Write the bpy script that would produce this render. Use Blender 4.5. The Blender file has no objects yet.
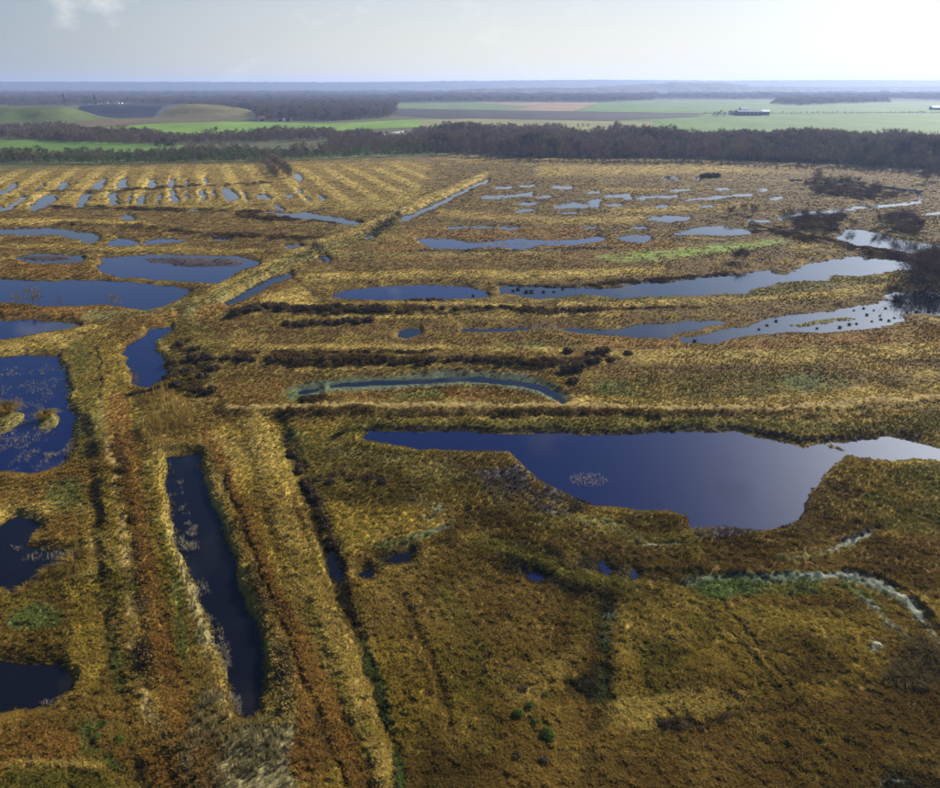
import bpy, math, random
import numpy as np
from mathutils import Vector

# ------------------------------------------------------------------ camera, sky, sun, exposure
SC = bpy.context.scene
COL = SC.collection
F, CU, CV, HOR, CH = 671.0, 470.0, 394.0, 86.0, 40.0      # focal length / image centre / horizon row in photo pixels; camera height in metres
PITCH = math.atan((CV - HOR) / F)
CP, SP = math.cos(PITCH), math.sin(PITCH)
cam_d = bpy.data.cameras.new('camera')
cam_d.sensor_fit = 'HORIZONTAL'; cam_d.sensor_width = 36.0; cam_d.lens = F / 940.0 * 36.0
cam_d.clip_start = 0.5; cam_d.clip_end = 40000
cam = bpy.data.objects.new('camera', cam_d); COL.objects.link(cam)
cam.location = (0, 0, CH); cam.rotation_euler = (math.radians(90) - PITCH, 0, 0)
SC.camera = cam

SUN_AZ, SUN_EL = math.radians(44), math.radians(27)        # azimuth clockwise from the view direction (+Y)
sun_dir = Vector((math.sin(SUN_AZ) * math.cos(SUN_EL), math.cos(SUN_AZ) * math.cos(SUN_EL), math.sin(SUN_EL)))
sun_d = bpy.data.lights.new('sun', 'SUN'); sun_d.energy = 4.3; sun_d.angle = math.radians(0.5); sun_d.color = (1.0, 0.94, 0.83)
sun = bpy.data.objects.new('sun', sun_d); COL.objects.link(sun)
sun.rotation_euler = sun_dir.to_track_quat('Z', 'Y').to_euler()

def build_world():
    w = bpy.data.worlds.new('World'); SC.world = w; w.use_nodes = True
    nt = w.node_tree; nt.nodes.clear(); N = nt.nodes.new; L = nt.links.new
    out = N('ShaderNodeOutputWorld'); bg = N('ShaderNodeBackground'); bg.inputs['Strength'].default_value = 0.055
    sky = N('ShaderNodeTexSky'); sky.sky_type = 'NISHITA'; sky.sun_disc = False
    sky.sun_elevation = SUN_EL; sky.sun_rotation = SUN_AZ
    sky.air_density = 1.0; sky.dust_density = 0.15; sky.ozone_density = 10.0; sky.altitude = 60
    # sparse small cumulus on a plane overhead, seen far off near the horizon and mirrored in the ponds
    tc = N('ShaderNodeTexCoord'); sep = N('ShaderNodeSeparateXYZ'); L(tc.outputs['Generated'], sep.inputs[0])
    cmb = N('ShaderNodeMapping'); cmb.inputs['Scale'].default_value = (1, 1, 1.7); cmb.inputs['Location'].default_value = (4.332, 8.4423, 0.5808); L(tc.outputs['Generated'], cmb.inputs[0])
    nz = N('ShaderNodeTexNoise'); nz.inputs['Scale'].default_value = 10.0; nz.inputs['Detail'].default_value = 6; nz.inputs['Roughness'].default_value = 0.55
    L(cmb.outputs[0], nz.inputs['Vector'])
    rp = N('ShaderNodeValToRGB'); rp.color_ramp.elements[0].position = 0.60; rp.color_ramp.elements[1].position = 0.72
    L(nz.outputs['Fac'], rp.inputs[0])
    up = N('ShaderNodeMath'); up.operation = 'GREATER_THAN'; up.inputs[1].default_value = 0.0; L(sep.outputs['Z'], up.inputs[0])
    f = N('ShaderNodeMath'); f.operation = 'MULTIPLY'; L(rp.outputs[0], f.inputs[0]); L(up.outputs[0], f.inputs[1])
    f2 = N('ShaderNodeMath'); f2.operation = 'MULTIPLY'; f2.inputs[1].default_value = 0.45; L(f.outputs[0], f2.inputs[0])
    mix = N('ShaderNodeMixRGB'); mix.inputs[2].default_value = (8.5, 8.5, 8.2, 1)
    # milky low haze all round the horizon, whiter towards the sun
    def mth(op, a, b):
        q = N('ShaderNodeMath'); q.operation = op
        for i, w_ in ((0, a), (1, b)):
            if isinstance(w_, float): q.inputs[i].default_value = w_
            else: L(w_, q.inputs[i])
        return q.outputs[0]
    zpos = mth('MAXIMUM', sep.outputs['Z'], 0.0)
    z6 = mth('MULTIPLY', zpos, 5.0); fade = mth('MULTIPLY', mth('POWER', 2.718, mth('MULTIPLY', mth('MULTIPLY', z6, z6), -1.0)), 0.95)
    sh = N('ShaderNodeVectorMath'); sh.operation = 'DOT_PRODUCT'; sh.inputs[1].default_value = (math.sin(SUN_AZ), math.cos(SUN_AZ), 0); L(tc.outputs['Generated'], sh.inputs[0])
    mr = N('ShaderNodeMapRange'); mr.interpolation_type = 'SMOOTHSTEP'; mr.inputs['From Min'].default_value = -0.1; mr.inputs['From Max'].default_value = 0.92; L(sh.outputs['Value'], mr.inputs['Value'])
    hc = N('ShaderNodeMixRGB'); hc.inputs[1].default_value = (2.35, 3.0, 3.6, 1); hc.inputs[2].default_value = (8.2, 7.9, 6.9, 1); L(mr.outputs[0], hc.inputs[0])
    hm = N('ShaderNodeMixRGB'); L(fade, hm.inputs[0]); L(sky.outputs[0], hm.inputs[1]); L(hc.outputs[0], hm.inputs[2])
    # bright aureole round the sun, which stands just outside the picture
    sd3 = N('ShaderNodeVectorMath'); sd3.operation = 'DOT_PRODUCT'; sd3.inputs[1].default_value = tuple(sun_dir); L(tc.outputs['Generated'], sd3.inputs[0])
    glow = mth('POWER', mth('MAXIMUM', sd3.outputs['Value'], 0.0), 38.0)
    gs = N('ShaderNodeVectorMath'); gs.operation = 'SCALE'; gs.inputs[0].default_value = (44.0, 44.0, 42.0); L(glow, gs.inputs['Scale'])
    g2 = mth('POWER', mth('MAXIMUM', sd3.outputs['Value'], 0.0), 14.0)
    gw = N('ShaderNodeVectorMath'); gw.operation = 'SCALE'; gw.inputs[0].default_value = (7.5, 7.7, 8.0); L(g2, gw.inputs['Scale'])
    a0 = N('ShaderNodeVectorMath'); a0.operation = 'ADD'; L(hm.outputs[0], a0.inputs[0]); L(gw.outputs[0], a0.inputs[1])
    ad = N('ShaderNodeVectorMath'); ad.operation = 'ADD'; L(a0.outputs[0], ad.inputs[0]); L(gs.outputs[0], ad.inputs[1])
    L(f2.outputs[0], mix.inputs[0]); L(ad.outputs[0], mix.inputs[1])
    L(mix.outputs[0], bg.inputs[0]); L(bg.outputs[0], out.inputs[0])
build_world()
SC.view_settings.view_transform = 'Standard'; SC.view_settings.look = 'None'
SC.view_settings.exposure = 1.05; SC.view_settings.gamma = 1.0; SC.view_settings.use_curve_mapping = False
SC.render.engine = 'CYCLES'
SC.cycles.max_bounces = 6; SC.cycles.diffuse_bounces = 2; SC.cycles.glossy_bounces = 3; SC.cycles.transmission_bounces = 3
SC.cycles.volume_bounces = 0; SC.cycles.transparent_max_bounces = 6
SC.cycles.use_denoising = True; SC.cycles.caustics_reflective = False; SC.cycles.caustics_refractive = False

# ------------------------------------------------------------------ helpers
RNG = np.random.default_rng(7); random.seed(7)

def to_ground(u, v, z=0.0):
    """photo pixel -> point on the plane z"""
    a = (u - CU) / F; b = (CV - v) / F
    dx, dy, dz = a, CP + b * SP, -SP + b * CP
    t = (z - CH) / dz
    return dx * t, dy * t
def to_pix(x, y, z=0.0):
    d = y * CP - (z - CH) * SP
    return CU + F * x / d, CV - F * (y * SP + (z - CH) * CP) / d, d

def hash2(ix, iy, seed):
    h = (ix.astype(np.int64) * 374761393 + iy.astype(np.int64) * 668265263 + seed * 982451653) & 0xFFFFFFFF
    h = ((h ^ (h >> 13)) * 1274126177) & 0xFFFFFFFF
    h = h ^ (h >> 16)
    return (h & 0xFFFFFF).astype(np.float64) / float(0xFFFFFF)
def vnoise(x, y, seed=0):
    x0 = np.floor(x); y0 = np.floor(y); fx = x - x0; fy = y - y0
    fx = fx * fx * (3 - 2 * fx); fy = fy * fy * (3 - 2 * fy)
    a = hash2(x0, y0, seed); b = hash2(x0 + 1, y0, seed); c = hash2(x0, y0 + 1, seed); d = hash2(x0 + 1, y0 + 1, seed)
    return (a * (1 - fx) + b * fx) * (1 - fy) + (c * (1 - fx) + d * fx) * fy
def fbm(x, y, size, octv=3, seed=0):
    s = 0; amp = 1; tot = 0; k = 1.0 / size
    for o in range(octv):
        s = s + amp * vnoise(x * k + 17.3 * o, y * k - 9.1 * o, seed + o); tot += amp; amp *= 0.55; k *= 2.03
    return s / tot
def worley(x, y, size, seed):
    """distance to the nearest clump centre (in sizes) and a random number per clump"""
    x = x / size; y = y / size; x0 = np.floor(x); y0 = np.floor(y); best = np.full(x.shape, 9.0); cid = np.zeros(x.shape)
    for i in (-1, 0, 1):
        for j in (-1, 0, 1):
            cx = x0 + i; cy = y0 + j; d = np.hypot(cx + hash2(cx, cy, seed) - x, cy + hash2(cx, cy, seed + 1) - y); g = d < best
            best = np.where(g, d, best); cid = np.where(g, hash2(cx, cy, seed + 2), cid)
    return best, cid
def sst(a, b, x):
    t = np.clip((x - a) / (b - a), 0, 1); return t * t * (3 - 2 * t)

def sd_poly(u, v, P, M=14.0):
    """signed distance (inside positive) to a polygon traced in photo pixels; far outside = -M"""
    P = np.asarray(P, float); out = np.full(u.shape, -M)
    idx = np.nonzero((u > P[:, 0].min() - M) & (u < P[:, 0].max() + M) & (v > P[:, 1].min() - M) & (v < P[:, 1].max() + M))[0]
    if len(idx) == 0: return out
    a = u[idx]; b = v[idx]; d2 = np.full(a.shape, 1e9); ins = np.zeros(a.shape, bool)
    for i in range(len(P)):
        x1, y1 = P[i - 1]; x2, y2 = P[i]; ex, ey = x2 - x1, y2 - y1
        t = np.clip(((a - x1) * ex + (b - y1) * ey) / (ex * ex + ey * ey + 1e-9), 0, 1)
        d2 = np.minimum(d2, (a - x1 - t * ex) ** 2 + (b - y1 - t * ey) ** 2)
        cr = (y1 > b) != (y2 > b)
        if ey != 0: ins ^= cr & (a < ex * (b - y1) / ey + x1)
    d = np.sqrt(d2); out[idx] = np.where(ins, d, -np.minimum(d, M)); return out
def sd_line(u, v, P, w, M=14.0):
    P = np.asarray(P, float); w = np.broadcast_to(np.asarray(w, float), (len(P),)) / 2; out = np.full(u.shape, -M)
    m = M + w.max()
    idx = np.nonzero((u > P[:, 0].min() - m) & (u < P[:, 0].max() + m) & (v > P[:, 1].min() - m) & (v < P[:, 1].max() + m))[0]
    if len(idx) == 0: return out
    a = u[idx]; b = v[idx]; best = np.full(a.shape, -M)
    for i in range(1, len(P)):
        x1, y1 = P[i - 1]; x2, y2 = P[i]; ex, ey = x2 - x1, y2 - y1
        t = np.clip(((a - x1) * ex + (b - y1) * ey) / (ex * ex + ey * ey + 1e-9), 0, 1)
        best = np.maximum(best, w[i - 1] + t * (w[i] - w[i - 1]) - np.hypot(a - x1 - t * ex, b - y1 - t * ey))
    out[idx] = best; return out

def tag(o, label=None, cat=None, group=None, kind=None):
    if label: o['label'] = label
    if cat: o['category'] = cat
    if group: o['group'] = group
    if kind: o['kind'] = kind
    return o
def mesh_obj(name, verts, faces, mat, parent=None, link=True, smooth=False):
    me = bpy.data.meshes.new(name); me.from_pydata([tuple(p) for p in verts], [], faces); me.materials.append(mat)
    if smooth: me.polygons.foreach_set('use_smooth', [True] * len(me.polygons))
    o = bpy.data.objects.new(name, me)
    if link: COL.objects.link(o)
    if parent: o.parent = parent
    return o
def np_mesh(name, V, Q, mat, smooth=True):
    """mesh from numpy arrays, quads"""
    me = bpy.data.meshes.new(name)
    me.vertices.add(len(V)); me.vertices.foreach_set('co', V.astype(np.float32).ravel())
    n = Q.shape[1]
    me.loops.add(Q.size); me.loops.foreach_set('vertex_index', Q.astype(np.int32).ravel())
    me.polygons.add(len(Q)); me.polygons.foreach_set('loop_start', np.arange(0, Q.size, n, dtype=np.int32))
    if smooth: me.polygons.foreach_set('use_smooth', np.ones(len(Q), bool))
    me.update(calc_edges=True); me.materials.append(mat)
    o = bpy.data.objects.new(name, me); COL.objects.link(o); return o
def empty(name, loc=(0, 0, 0)):
    o = bpy.data.objects.new(name, None); o.location = loc; o.empty_display_size = 0.3; COL.objects.link(o); return o
def copy_tree(src, loc, rz=0.0, scale=(1, 1, 1)):
    r = src.copy(); COL.objects.link(r); r.location = loc; r.rotation_euler = (0, 0, rz); r.scale = scale
    for ch in src.children:
        c = ch.copy(); COL.objects.link(c); c.parent = r
        for g in ch.children:
            d = g.copy(); COL.objects.link(d); d.parent = c
    return r

# ------------------------------------------------------------------ materials
def new_mat(name):
    m = bpy.data.materials.new(name); m.use_nodes = True; nt = m.node_tree; nt.nodes.clear(); return m, nt, nt.nodes.new, nt.links.new
def mat_leaf(name, attr='col', inst=True, base=None, trans=0.35, var=0.25, vsize=6.0):
    """thin vegetation: diffuse + light let through; colour from the plant's own attribute or a base colour, varied by noise"""
    m, nt, N, L = new_mat(name); out = N('ShaderNodeOutputMaterial')
    if base is None:
        a = N('ShaderNodeAttribute'); a.attribute_type = 'INSTANCER' if inst else 'GEOMETRY'; a.attribute_name = attr; src = a.outputs['Color']
    else:
        c = N('ShaderNodeRGB'); c.outputs[0].default_value = (*base, 1); src = c.outputs[0]
    g = N('ShaderNodeNewGeometry'); nz = N('ShaderNodeTexNoise'); nz.inputs['Scale'].default_value = vsize; nz.inputs['Detail'].default_value = 3
    L(g.outputs['Position'], nz.inputs['Vector'])
    mr = N('ShaderNodeMapRange'); mr.inputs['From Min'].default_value = 0.25; mr.inputs['From Max'].default_value = 0.75
    mr.inputs['To Min'].default_value = 1 - var * 2; mr.inputs['To Max'].default_value = 1 + var * 2
    L(nz.outputs['Fac'], mr.inputs['Value'])
    mul = N('ShaderNodeVectorMath'); mul.operation = 'SCALE'; L(src, mul.inputs[0]); L(mr.outputs[0], mul.inputs['Scale'])
    d = N('ShaderNodeBsdfDiffuse'); t = N('ShaderNodeBsdfTranslucent'); mx = N('ShaderNodeMixShader'); mx.inputs[0].default_value = trans
    L(mul.outputs[0], d.inputs['Color']); L(mul.outputs[0], t.inputs['Color']); L(d.outputs[0], mx.inputs[1]); L(t.outputs[0], mx.inputs[2])
    L(mx.outputs[0], out.inputs['Surface']); return m
def mat_ground():
    m, nt, N, L = new_mat('marsh_ground'); out = N('ShaderNodeOutputMaterial')
    a = N('ShaderNodeAttribute'); a.attribute_name = 'col'
    g = N('ShaderNodeNewGeometry')
    n1 = N('ShaderNodeTexNoise'); n1.inputs['Scale'].default_value = 2.3; n1.inputs['Detail'].default_value = 8; n1.inputs['Roughness'].default_value = 0.7
    n2 = N('ShaderNodeTexNoise'); n2.inputs['Scale'].default_value = 0.35; n2.inputs['Detail'].default_value = 6; n2.inputs['Roughness'].default_value = 0.65
    L(g.outputs['Position'], n1.inputs['Vector']); L(g.outputs['Position'], n2.inputs['Vector'])
    def rng(s, lo, hi):
        mr = N('ShaderNodeMapRange'); mr.inputs['From Min'].default_value = 0.3; mr.inputs['From Max'].default_value = 0.7
        mr.inputs['To Min'].default_value = lo; mr.inputs['To Max'].default_value = hi; L(s, mr.inputs['Value']); return mr.outputs[0]
    q = N('ShaderNodeMath'); q.operation = 'MULTIPLY'; L(rng(n1.outputs['Fac'], 0.6, 1.25), q.inputs[0]); L(rng(n2.outputs['Fac'], 0.7, 1.3), q.inputs[1])
    mul = N('ShaderNodeVectorMath'); mul.operation = 'SCALE'; L(a.outputs['Color'], mul.inputs[0]); L(q.outputs[0], mul.inputs['Scale'])
    b = N('ShaderNodeBump'); b.inputs['Strength'].default_value = 0.6; b.inputs['Distance'].default_value = 0.2; L(n1.outputs['Fac'], b.inputs['Height'])
    p = N('ShaderNodeBsdfPrincipled'); p.inputs['Roughness'].default_value = 0.95; p.inputs['Specular IOR Level'].default_value = 0.1
    L(mul.outputs[0], p.inputs['Base Color']); L(b.outputs[0], p.inputs['Normal']); L(p.outputs[0], out.inputs['Surface']); return m
def mat_water(name, body):
    m, nt, N, L = new_mat(name); out = N('ShaderNodeOutputMaterial')
    g = N('ShaderNodeNewGeometry'); n = N('ShaderNodeTexNoise'); n.inputs['Scale'].default_value = 1.3; n.inputs['Detail'].default_value = 3
    L(g.outputs['Position'], n.inputs['Vector'])
    b = N('ShaderNodeBump'); b.inputs['Strength'].default_value = 0.006; b.inputs['Distance'].default_value = 0.1; L(n.outputs['Fac'], b.inputs['Height'])
    p = N('ShaderNodeBsdfPrincipled'); p.inputs['Base Color'].default_value = (*body, 1)
    p.inputs['Roughness'].default_value = 0.04; p.inputs['IOR'].default_value = 1.333; L(b.outputs[0], p.inputs['Normal'])
    L(p.outputs[0], out.inputs['Surface']); return m
def mat_plain(name, rgb, rough=0.9, var=0.25, size=0.2, spec=0.1, stretch=(1, 1, 1)):
    m, nt, N, L = new_mat(name); out = N('ShaderNodeOutputMaterial'); g = N('ShaderNodeNewGeometry')
    sc = N('ShaderNodeVectorMath'); sc.operation = 'MULTIPLY'; sc.inputs[1].default_value = stretch; L(g.outputs['Position'], sc.inputs[0])
    n = N('ShaderNodeTexNoise'); n.inputs['Scale'].default_value = size; n.inputs['Detail'].default_value = 5; n.inputs['Roughness'].default_value = 0.65
    L(sc.outputs[0], n.inputs['Vector'])
    mr = N('ShaderNodeMapRange'); mr.inputs['From Min'].default_value = 0.3; mr.inputs['From Max'].default_value = 0.7
    mr.inputs['To Min'].default_value = 1 - var; mr.inputs['To Max'].default_value = 1 + var; L(n.outputs['Fac'], mr.inputs['Value'])
    c = N('ShaderNodeRGB'); c.outputs[0].default_value = (*rgb, 1)
    mul = N('ShaderNodeVectorMath'); mul.operation = 'SCALE'; L(c.outputs[0], mul.inputs[0]); L(mr.outputs[0], mul.inputs['Scale'])
    p = N('ShaderNodeBsdfPrincipled'); p.inputs['Roughness'].default_value = rough; p.inputs['Specular IOR Level'].default_value = spec
    L(mul.outputs[0], p.inputs['Base Color']); L(p.outputs[0], out.inputs['Surface']); return m

M_GROUND = mat_ground(); M_WATER = mat_water('peat_water', (0.004, 0.004, 0.007)); M_WATER_SKYTINT = mat_water('sky_tinted_water', (0.005, 0.009, 0.046))  # second water has the blue of reflected sky painted into its body colour
M_TUFT = mat_leaf('marsh_plants', inst=True, trans=0.28, var=0.16, vsize=5.0)
M_BARK = mat_plain('bark', (0.075, 0.058, 0.048), var=0.4, size=3.0)
M_TWIG = mat_leaf('bare_twigs', base=(0.140, 0.100, 0.084), trans=0.2, var=0.22, vsize=0.25)
M_WIL = mat_leaf('willow_twigs', base=(0.075, 0.052, 0.046), trans=0.15, var=0.25, vsize=0.6)
M_TWIG2 = mat_leaf('pale_twigs', base=(0.150, 0.122, 0.070), trans=0.2, var=0.22, vsize=0.25)
M_EVER = mat_leaf('evergreen_needles', base=(0.030, 0.048, 0.022), trans=0.2, var=0.2, vsize=0.3)
M_YOUNG = mat_leaf('young_plantation_leaves', base=(0.095, 0.130, 0.042), trans=0.25, var=0.3, vsize=0.2)
M_HEATH = mat_leaf('heather_leaves', base=(0.082, 0.058, 0.033), trans=0.2, var=0.35, vsize=1.2)
M_GORSE = mat_leaf('gorse_leaves', base=(0.078, 0.112, 0.022), trans=0.3, var=0.3, vsize=3.0)
M_SEDGE = mat_leaf('sedge_leaves', base=(0.10, 0.075, 0.03), trans=0.35, var=0.25, vsize=2.0)

# ------------------------------------------------------------------ ponds traced from the photograph (photo pixels, laid on the ground)
PONDS = []   # (label, outline sets, erosion)
def pond(label, *shapes): PONDS.append((label, shapes))
LN = lambda pts, w: ('l', pts, w)
PG = lambda pts: ('p', pts, 0)
pond('large deep blue pond with a reed raft, widest in the marsh', PG([(361,438),(369,430.5),(400,431.5),(460,432),(510,434),(605,433),(667,430.5),(734,430.5),(760,436),(785,442),(809,446),(830,443),(845,443),(858,441),(886,434.5),(915,441),(945,449),(990,452),(990,463),(940,458),(915,456),(876,459),(848,455),(835,464),(822,476),(814,489),(808,499),(809,507),(801,520),(783,529),(765,530.5),(746,528),(700,528.5),(688,528),(687,515),(667,511),(641,509.5),(592,504),(566,492.5),(548,483.5),(525,465.5),(509,450),(460,450),(421,448)]))
pond('long pale blue pond with a ragged dark far bank', PG([(500,287.5),(510,286),(570,287),(611,287.5),(641,282.5),(674,280.5),(712,276.5),(750,272),(768,269.5),(777,274),(787,274.5),(801,267),(821,261),(839,258.5),(858,256),(890,257.5),(908,261),(913,266),(908,269.5),(892,271.5),(860,275),(831,275.5),(825,280.5),(797,280.5),(782,282.5),(756,288),(750,292.5),(722,293.5),(692,295.5),(649,296.5),(623,298.5),(600,295.5),(580,293.5),(570,295.5),(540,298.5),(502,292.5)]))
pond('pale pond with a grassy islet and dark tussocks standing in it', PG([(677,337),(702,334),(722,328.5),(750,325),(776,316.5),(807,312),(841,309),(872,304),(890,299.5),(882,295.5),(896,292),(906,293.5),(927,290),(960,292),(980,300),(980,318),(940,315),(912,313.5),(903,315),(902,320),(890,324),(872,328),(841,331.5),(801,331),(750,333.5),(735,337.5),(718,342),(682,342.5)]),
     PG([(556,327),(574,328),(590,329),(619,328),(645,323),(670,322.5),(682,322),(718,320),(724,322),(700,327),(675,332),(666,337.5),(641,338.5),(621,335.5),(590,333),(570,330)]))
pond('slim blue pond left of a grassy causeway', PG([(333,296.5),(340,292.5),(362,288.5),(380,286.5),(421,285.5),(465,286.5),(488,291.5),(490,295.5),(481,297.7),(453,297.7),(421,298.3),(380,299.7),(352,298.7)]))
pond('narrow blue pool tapering to the right below the diagonal canal', PG([(416,239.8),(430,238.5),(449,239),(469,242.5),(493,240.8),(509,239),(542,239.8),(576,239),(600,236.8),(608,238.8),(590,242),(572,244),(542,244.5),(521,248.5),(493,246),(461,249.3),(430,248.3)]))
pond('small pale pool between two brown strips', PG([(618,238),(633,235),(655,234.5),(651,239),(641,241.5),(630,241)]))
pond('white pool above the green moss strip', PG([(674,235),(689,230),(701,227),(722,226.5),(742,229.5),(753,231),(749,234),(722,235),(697,234.5)]))
pond('pale pond with tree reflections on the right edge', PG([(833,237),(847,230.5),(857,229.5),(871,231.5),(888,234.5),(896,239.5),(912,241.8),(945,246),(980,249),(980,254),(940,249.5),(922,250.5),(908,254.5),(896,250.5),(875,248),(859,246.5),(839,240)]))
pond('thin bright stream bending back on itself', LN([(779,218.8),(790,216),(831,211.5),(857,208),(891,205),(920,202),(919,196.5),(921,192),(904,190),(883,187.3),(870,185.8)], [1.6,3.2,2.2,2.0,3.0,2.4,3.0,3.4,2.6,3.2,2.0]))
pond('straight diagonal canal beside the straw track', LN([(402,219),(430,208),(455,195.5),(470,188),(487,181)], [5.0,4.2,3.6,3.2,2.4]))
pond('short slanting canal below the large left pools', PG([(290,273.5),(272,277),(255,285),(240,294),(224,303),(229,306),(243,300.5),(262,290.5),(280,281.5),(291,277)]))
pond('scattered bright pools in the brown far marsh', PG([(556,205),(578,203.3),(588,205.5),(584,208),(556,208.3)]), PG([(589,202.5),(594,199),(602,199.3),(598,206),(590,206.5)]), LN([(605,196.3),(612,195.8)], 2.2), LN([(617,195.2),(630,196)], 2.4), LN([(627,198.5),(632,198.3)], 2.0), LN([(639,197.8),(655,196.8),(677,196.6)], 2.2))
pond('long thin pool in the far marsh', LN([(688,199.3),(705,198.6),(725,196.6),(752,194.3)], [1.8,2.6,2.6,2.0]))
pond('bright lens shaped pool in the far marsh', PG([(642,219.5),(655,216.8),(691,216.8),(689,220.5),(660,221.3)]))
pond('tiny bright pool beside a dark bush far off', LN([(664,177.8),(677,178.2)], 2.6), LN([(696,179.2),(702,178.8)], 2.2))
pond('tiny pools in line under the wood', LN([(791,180.6),(802,180.6)], 1.8), LN([(834,181.5),(840,182)], 2.2))
pond('small shallow pool at the end of a strip', LN([(748,220.6),(768,220.4)], 2.2), LN([(671,190),(689,189.6)], 1.8))
pond('pair of slim pools near the end of the canal', LN([(496,188.3),(511,187.6)], 2.2), LN([(521,186.6),(532,186.2)], 2.2), LN([(482,197.4),(500,197),(531,194.3)], [1.8,2.4,2.4]), LN([(554,187.2),(571,187.4)], 2.8), LN([(521,203.3),(537,203)], 2.0))
pond('faint thin pool in the brown strip', LN([(449,228),(470,227.2),(493,227.4)], 2.2), LN([(501,228.2),(515,228)], 2.2))
pond('blue pond with a mud bank along its far side', PG([(99.5,269.3),(103.5,257.5),(122,256),(190,254.8),(230,256),(257,261),(260,263.5),(245,268.5),(221,283.5),(210,283.5),(190,281),(162,280),(122,276.5),(101,271)]))
pond('wide deep blue pond running out at the left edge', PG([(-60,277),(0,278.4),(30,280.5),(101,280),(142,282.5),(188,289.3),(191,291.5),(162,306.8),(150,309),(126,307),(101,305),(81,304.8),(40,304.8),(26,303),(0,302),(-60,300)]))
pond('dark blue pool under the reddish bank at the left edge', PG([(-50,318),(0,320),(16,321.5),(40,321),(75,323),(81,325),(67,328),(40,332),(20,336),(0,338),(-50,341)]))
pond('small upright blue pool shaped like a boot', PG([(126,345.5),(142,337.5),(150,328.5),(170,325.8),(171,330),(158,337.5),(152,342.5),(156,351.5),(166,357.5),(164,365.7),(168,374),(158,381),(146,387),(134,382),(130,370),(124,353.5)]))
pond('navy pond speckled with pale reeds at the left edge', PG([(-60,360),(0,357.5),(26,354.5),(57,356.5),(64,372),(69,392),(72,408),(77,416),(74,436),(69,453),(61,465),(47,470),(26,474.5),(12,472),(8,470),(0,469),(-60,466)]))
pond('dark pool between golden banks at the left edge', PG([(-40,532),(0,527),(6,520),(18,516),(38,520),(45,524),(31,536),(28,546),(57,549),(84,551),(80,558),(67,562),(43,572),(40,580.5),(30,586.5),(18,591.5),(0,583.5),(-40,582)]))
pond('near black pool low at the left edge', PG([(-40,660),(0,660.6),(26,662.5),(61,661.5),(66,670),(74,678),(72,688),(52,705.5),(26,708),(0,711),(-40,714)]))
pond('long dark ditch of open water with reeds down its side', PG([(169,455.5),(198,455.5),(201,465),(209,489.5),(217,512),(226,540),(238,579),(244,602),(258,630),(262,659),(264,682),(259,711),(246,718.5),(237,710),(230,688),(220,654),(212,630),(204,604),(194,580),(179,548),(175,525),(166,484)]))
pond('shallow curved channel round a rusty flat', LN([(330,386.5),(345,384.5),(380,381.5),(441,379.8),(480,380.2),(512,382.5),(538,387),(554,394.5),(562,402)], [1.2,2.6,3.6,3.0,5.0,4.0,5.0,5.5,4.5]), LN([(300,392),(318,389.5)], 2.5))
pond('dull wet hollow in the brown flat', PG([(397,331),(405,327.5),(418,329),(420,334),(408,338),(398,336)]), LN([(461,329.5),(490,330),(528,328.5)], [1.6,3.0,1.6]))
for lab, pts in [('leftmost of the peat pools below the wood', [(-20,197),(0,192),(8,187),(16,183),(17,186),(8,191.5),(0,195),(-20,201)]),
                 ('slanting peat pool just right of the leftmost', [(-10,213),(0,209),(8,206),(17,200),(21,196),(26,196.5),(21,202),(12,208),(2,211)]),
                 ('widest slanting peat pool in the row', [(29,207),(38,200),(47,195.5),(58,194),(55,201),(45,206),(34,210)]),
                 ('small narrow peat pool above the widest one', [(57,189),(62,183),(69,181),(68,184.5),(60,191)]),
                 ('upper slanting peat pool near the straw ridge', [(88,190),(96,182.5),(105,179),(105,184),(98,189.5)]),
                 ('bright upright peat pool in the upper row', [(116,187),(121,179.5),(126.5,178.5),(127,185.5),(121,189)]),
                 ('slanting peat pool in the lower row', [(76,207),(81,195.5),(91,193.5),(87,200.5),(83,207.5)]),
                 ('upright peat pool in the lower row', [(107.5,203.5),(109,193.5),(116,193),(116,203.5)]),
                 ('squat peat pool in the lower row', [(136.5,203),(139.5,196),(146,195.5),(143.5,203.5)]),
                 ('dull peat pool in the upper row', [(146.5,188.5),(150.5,180),(155.5,180),(154.5,188)]),
                 ('narrow pointed peat pool in the upper row', [(169,187),(170.5,177.5),(175,183),(174,188)]),
                 ('hooked peat pool in the lower row', [(169,190.5),(173.5,190.5),(174.5,196),(178.5,201.5),(170,202)]),
                 ('thin upright peat pool in the lower row', [(199.5,191),(204,191),(205,199),(200.5,199.5)]),
                 ('peat pool with a dark far bank', [(223,187.5),(230,188.5),(239,198),(230,201.5),(224,200.5)]),
                 ('small oval peat pool right of the dark banked one', [(257,195.5),(265,194.5),(270,198.5),(260,199.8)]),
                 ('little peat pool near the end of the row', [(284,194.3),(293,195.3),(289,198.3)]),
                 ('bright little pool beside the dark scrub strip', [(294,174),(302,175.5),(300.5,181.5),(295,179.5)]),
                 ('last small peat pool of the row', [(295,188.5),(299,189),(303,193.5),(299,193.5)])]:
    pond(lab, PG(pts))
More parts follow.
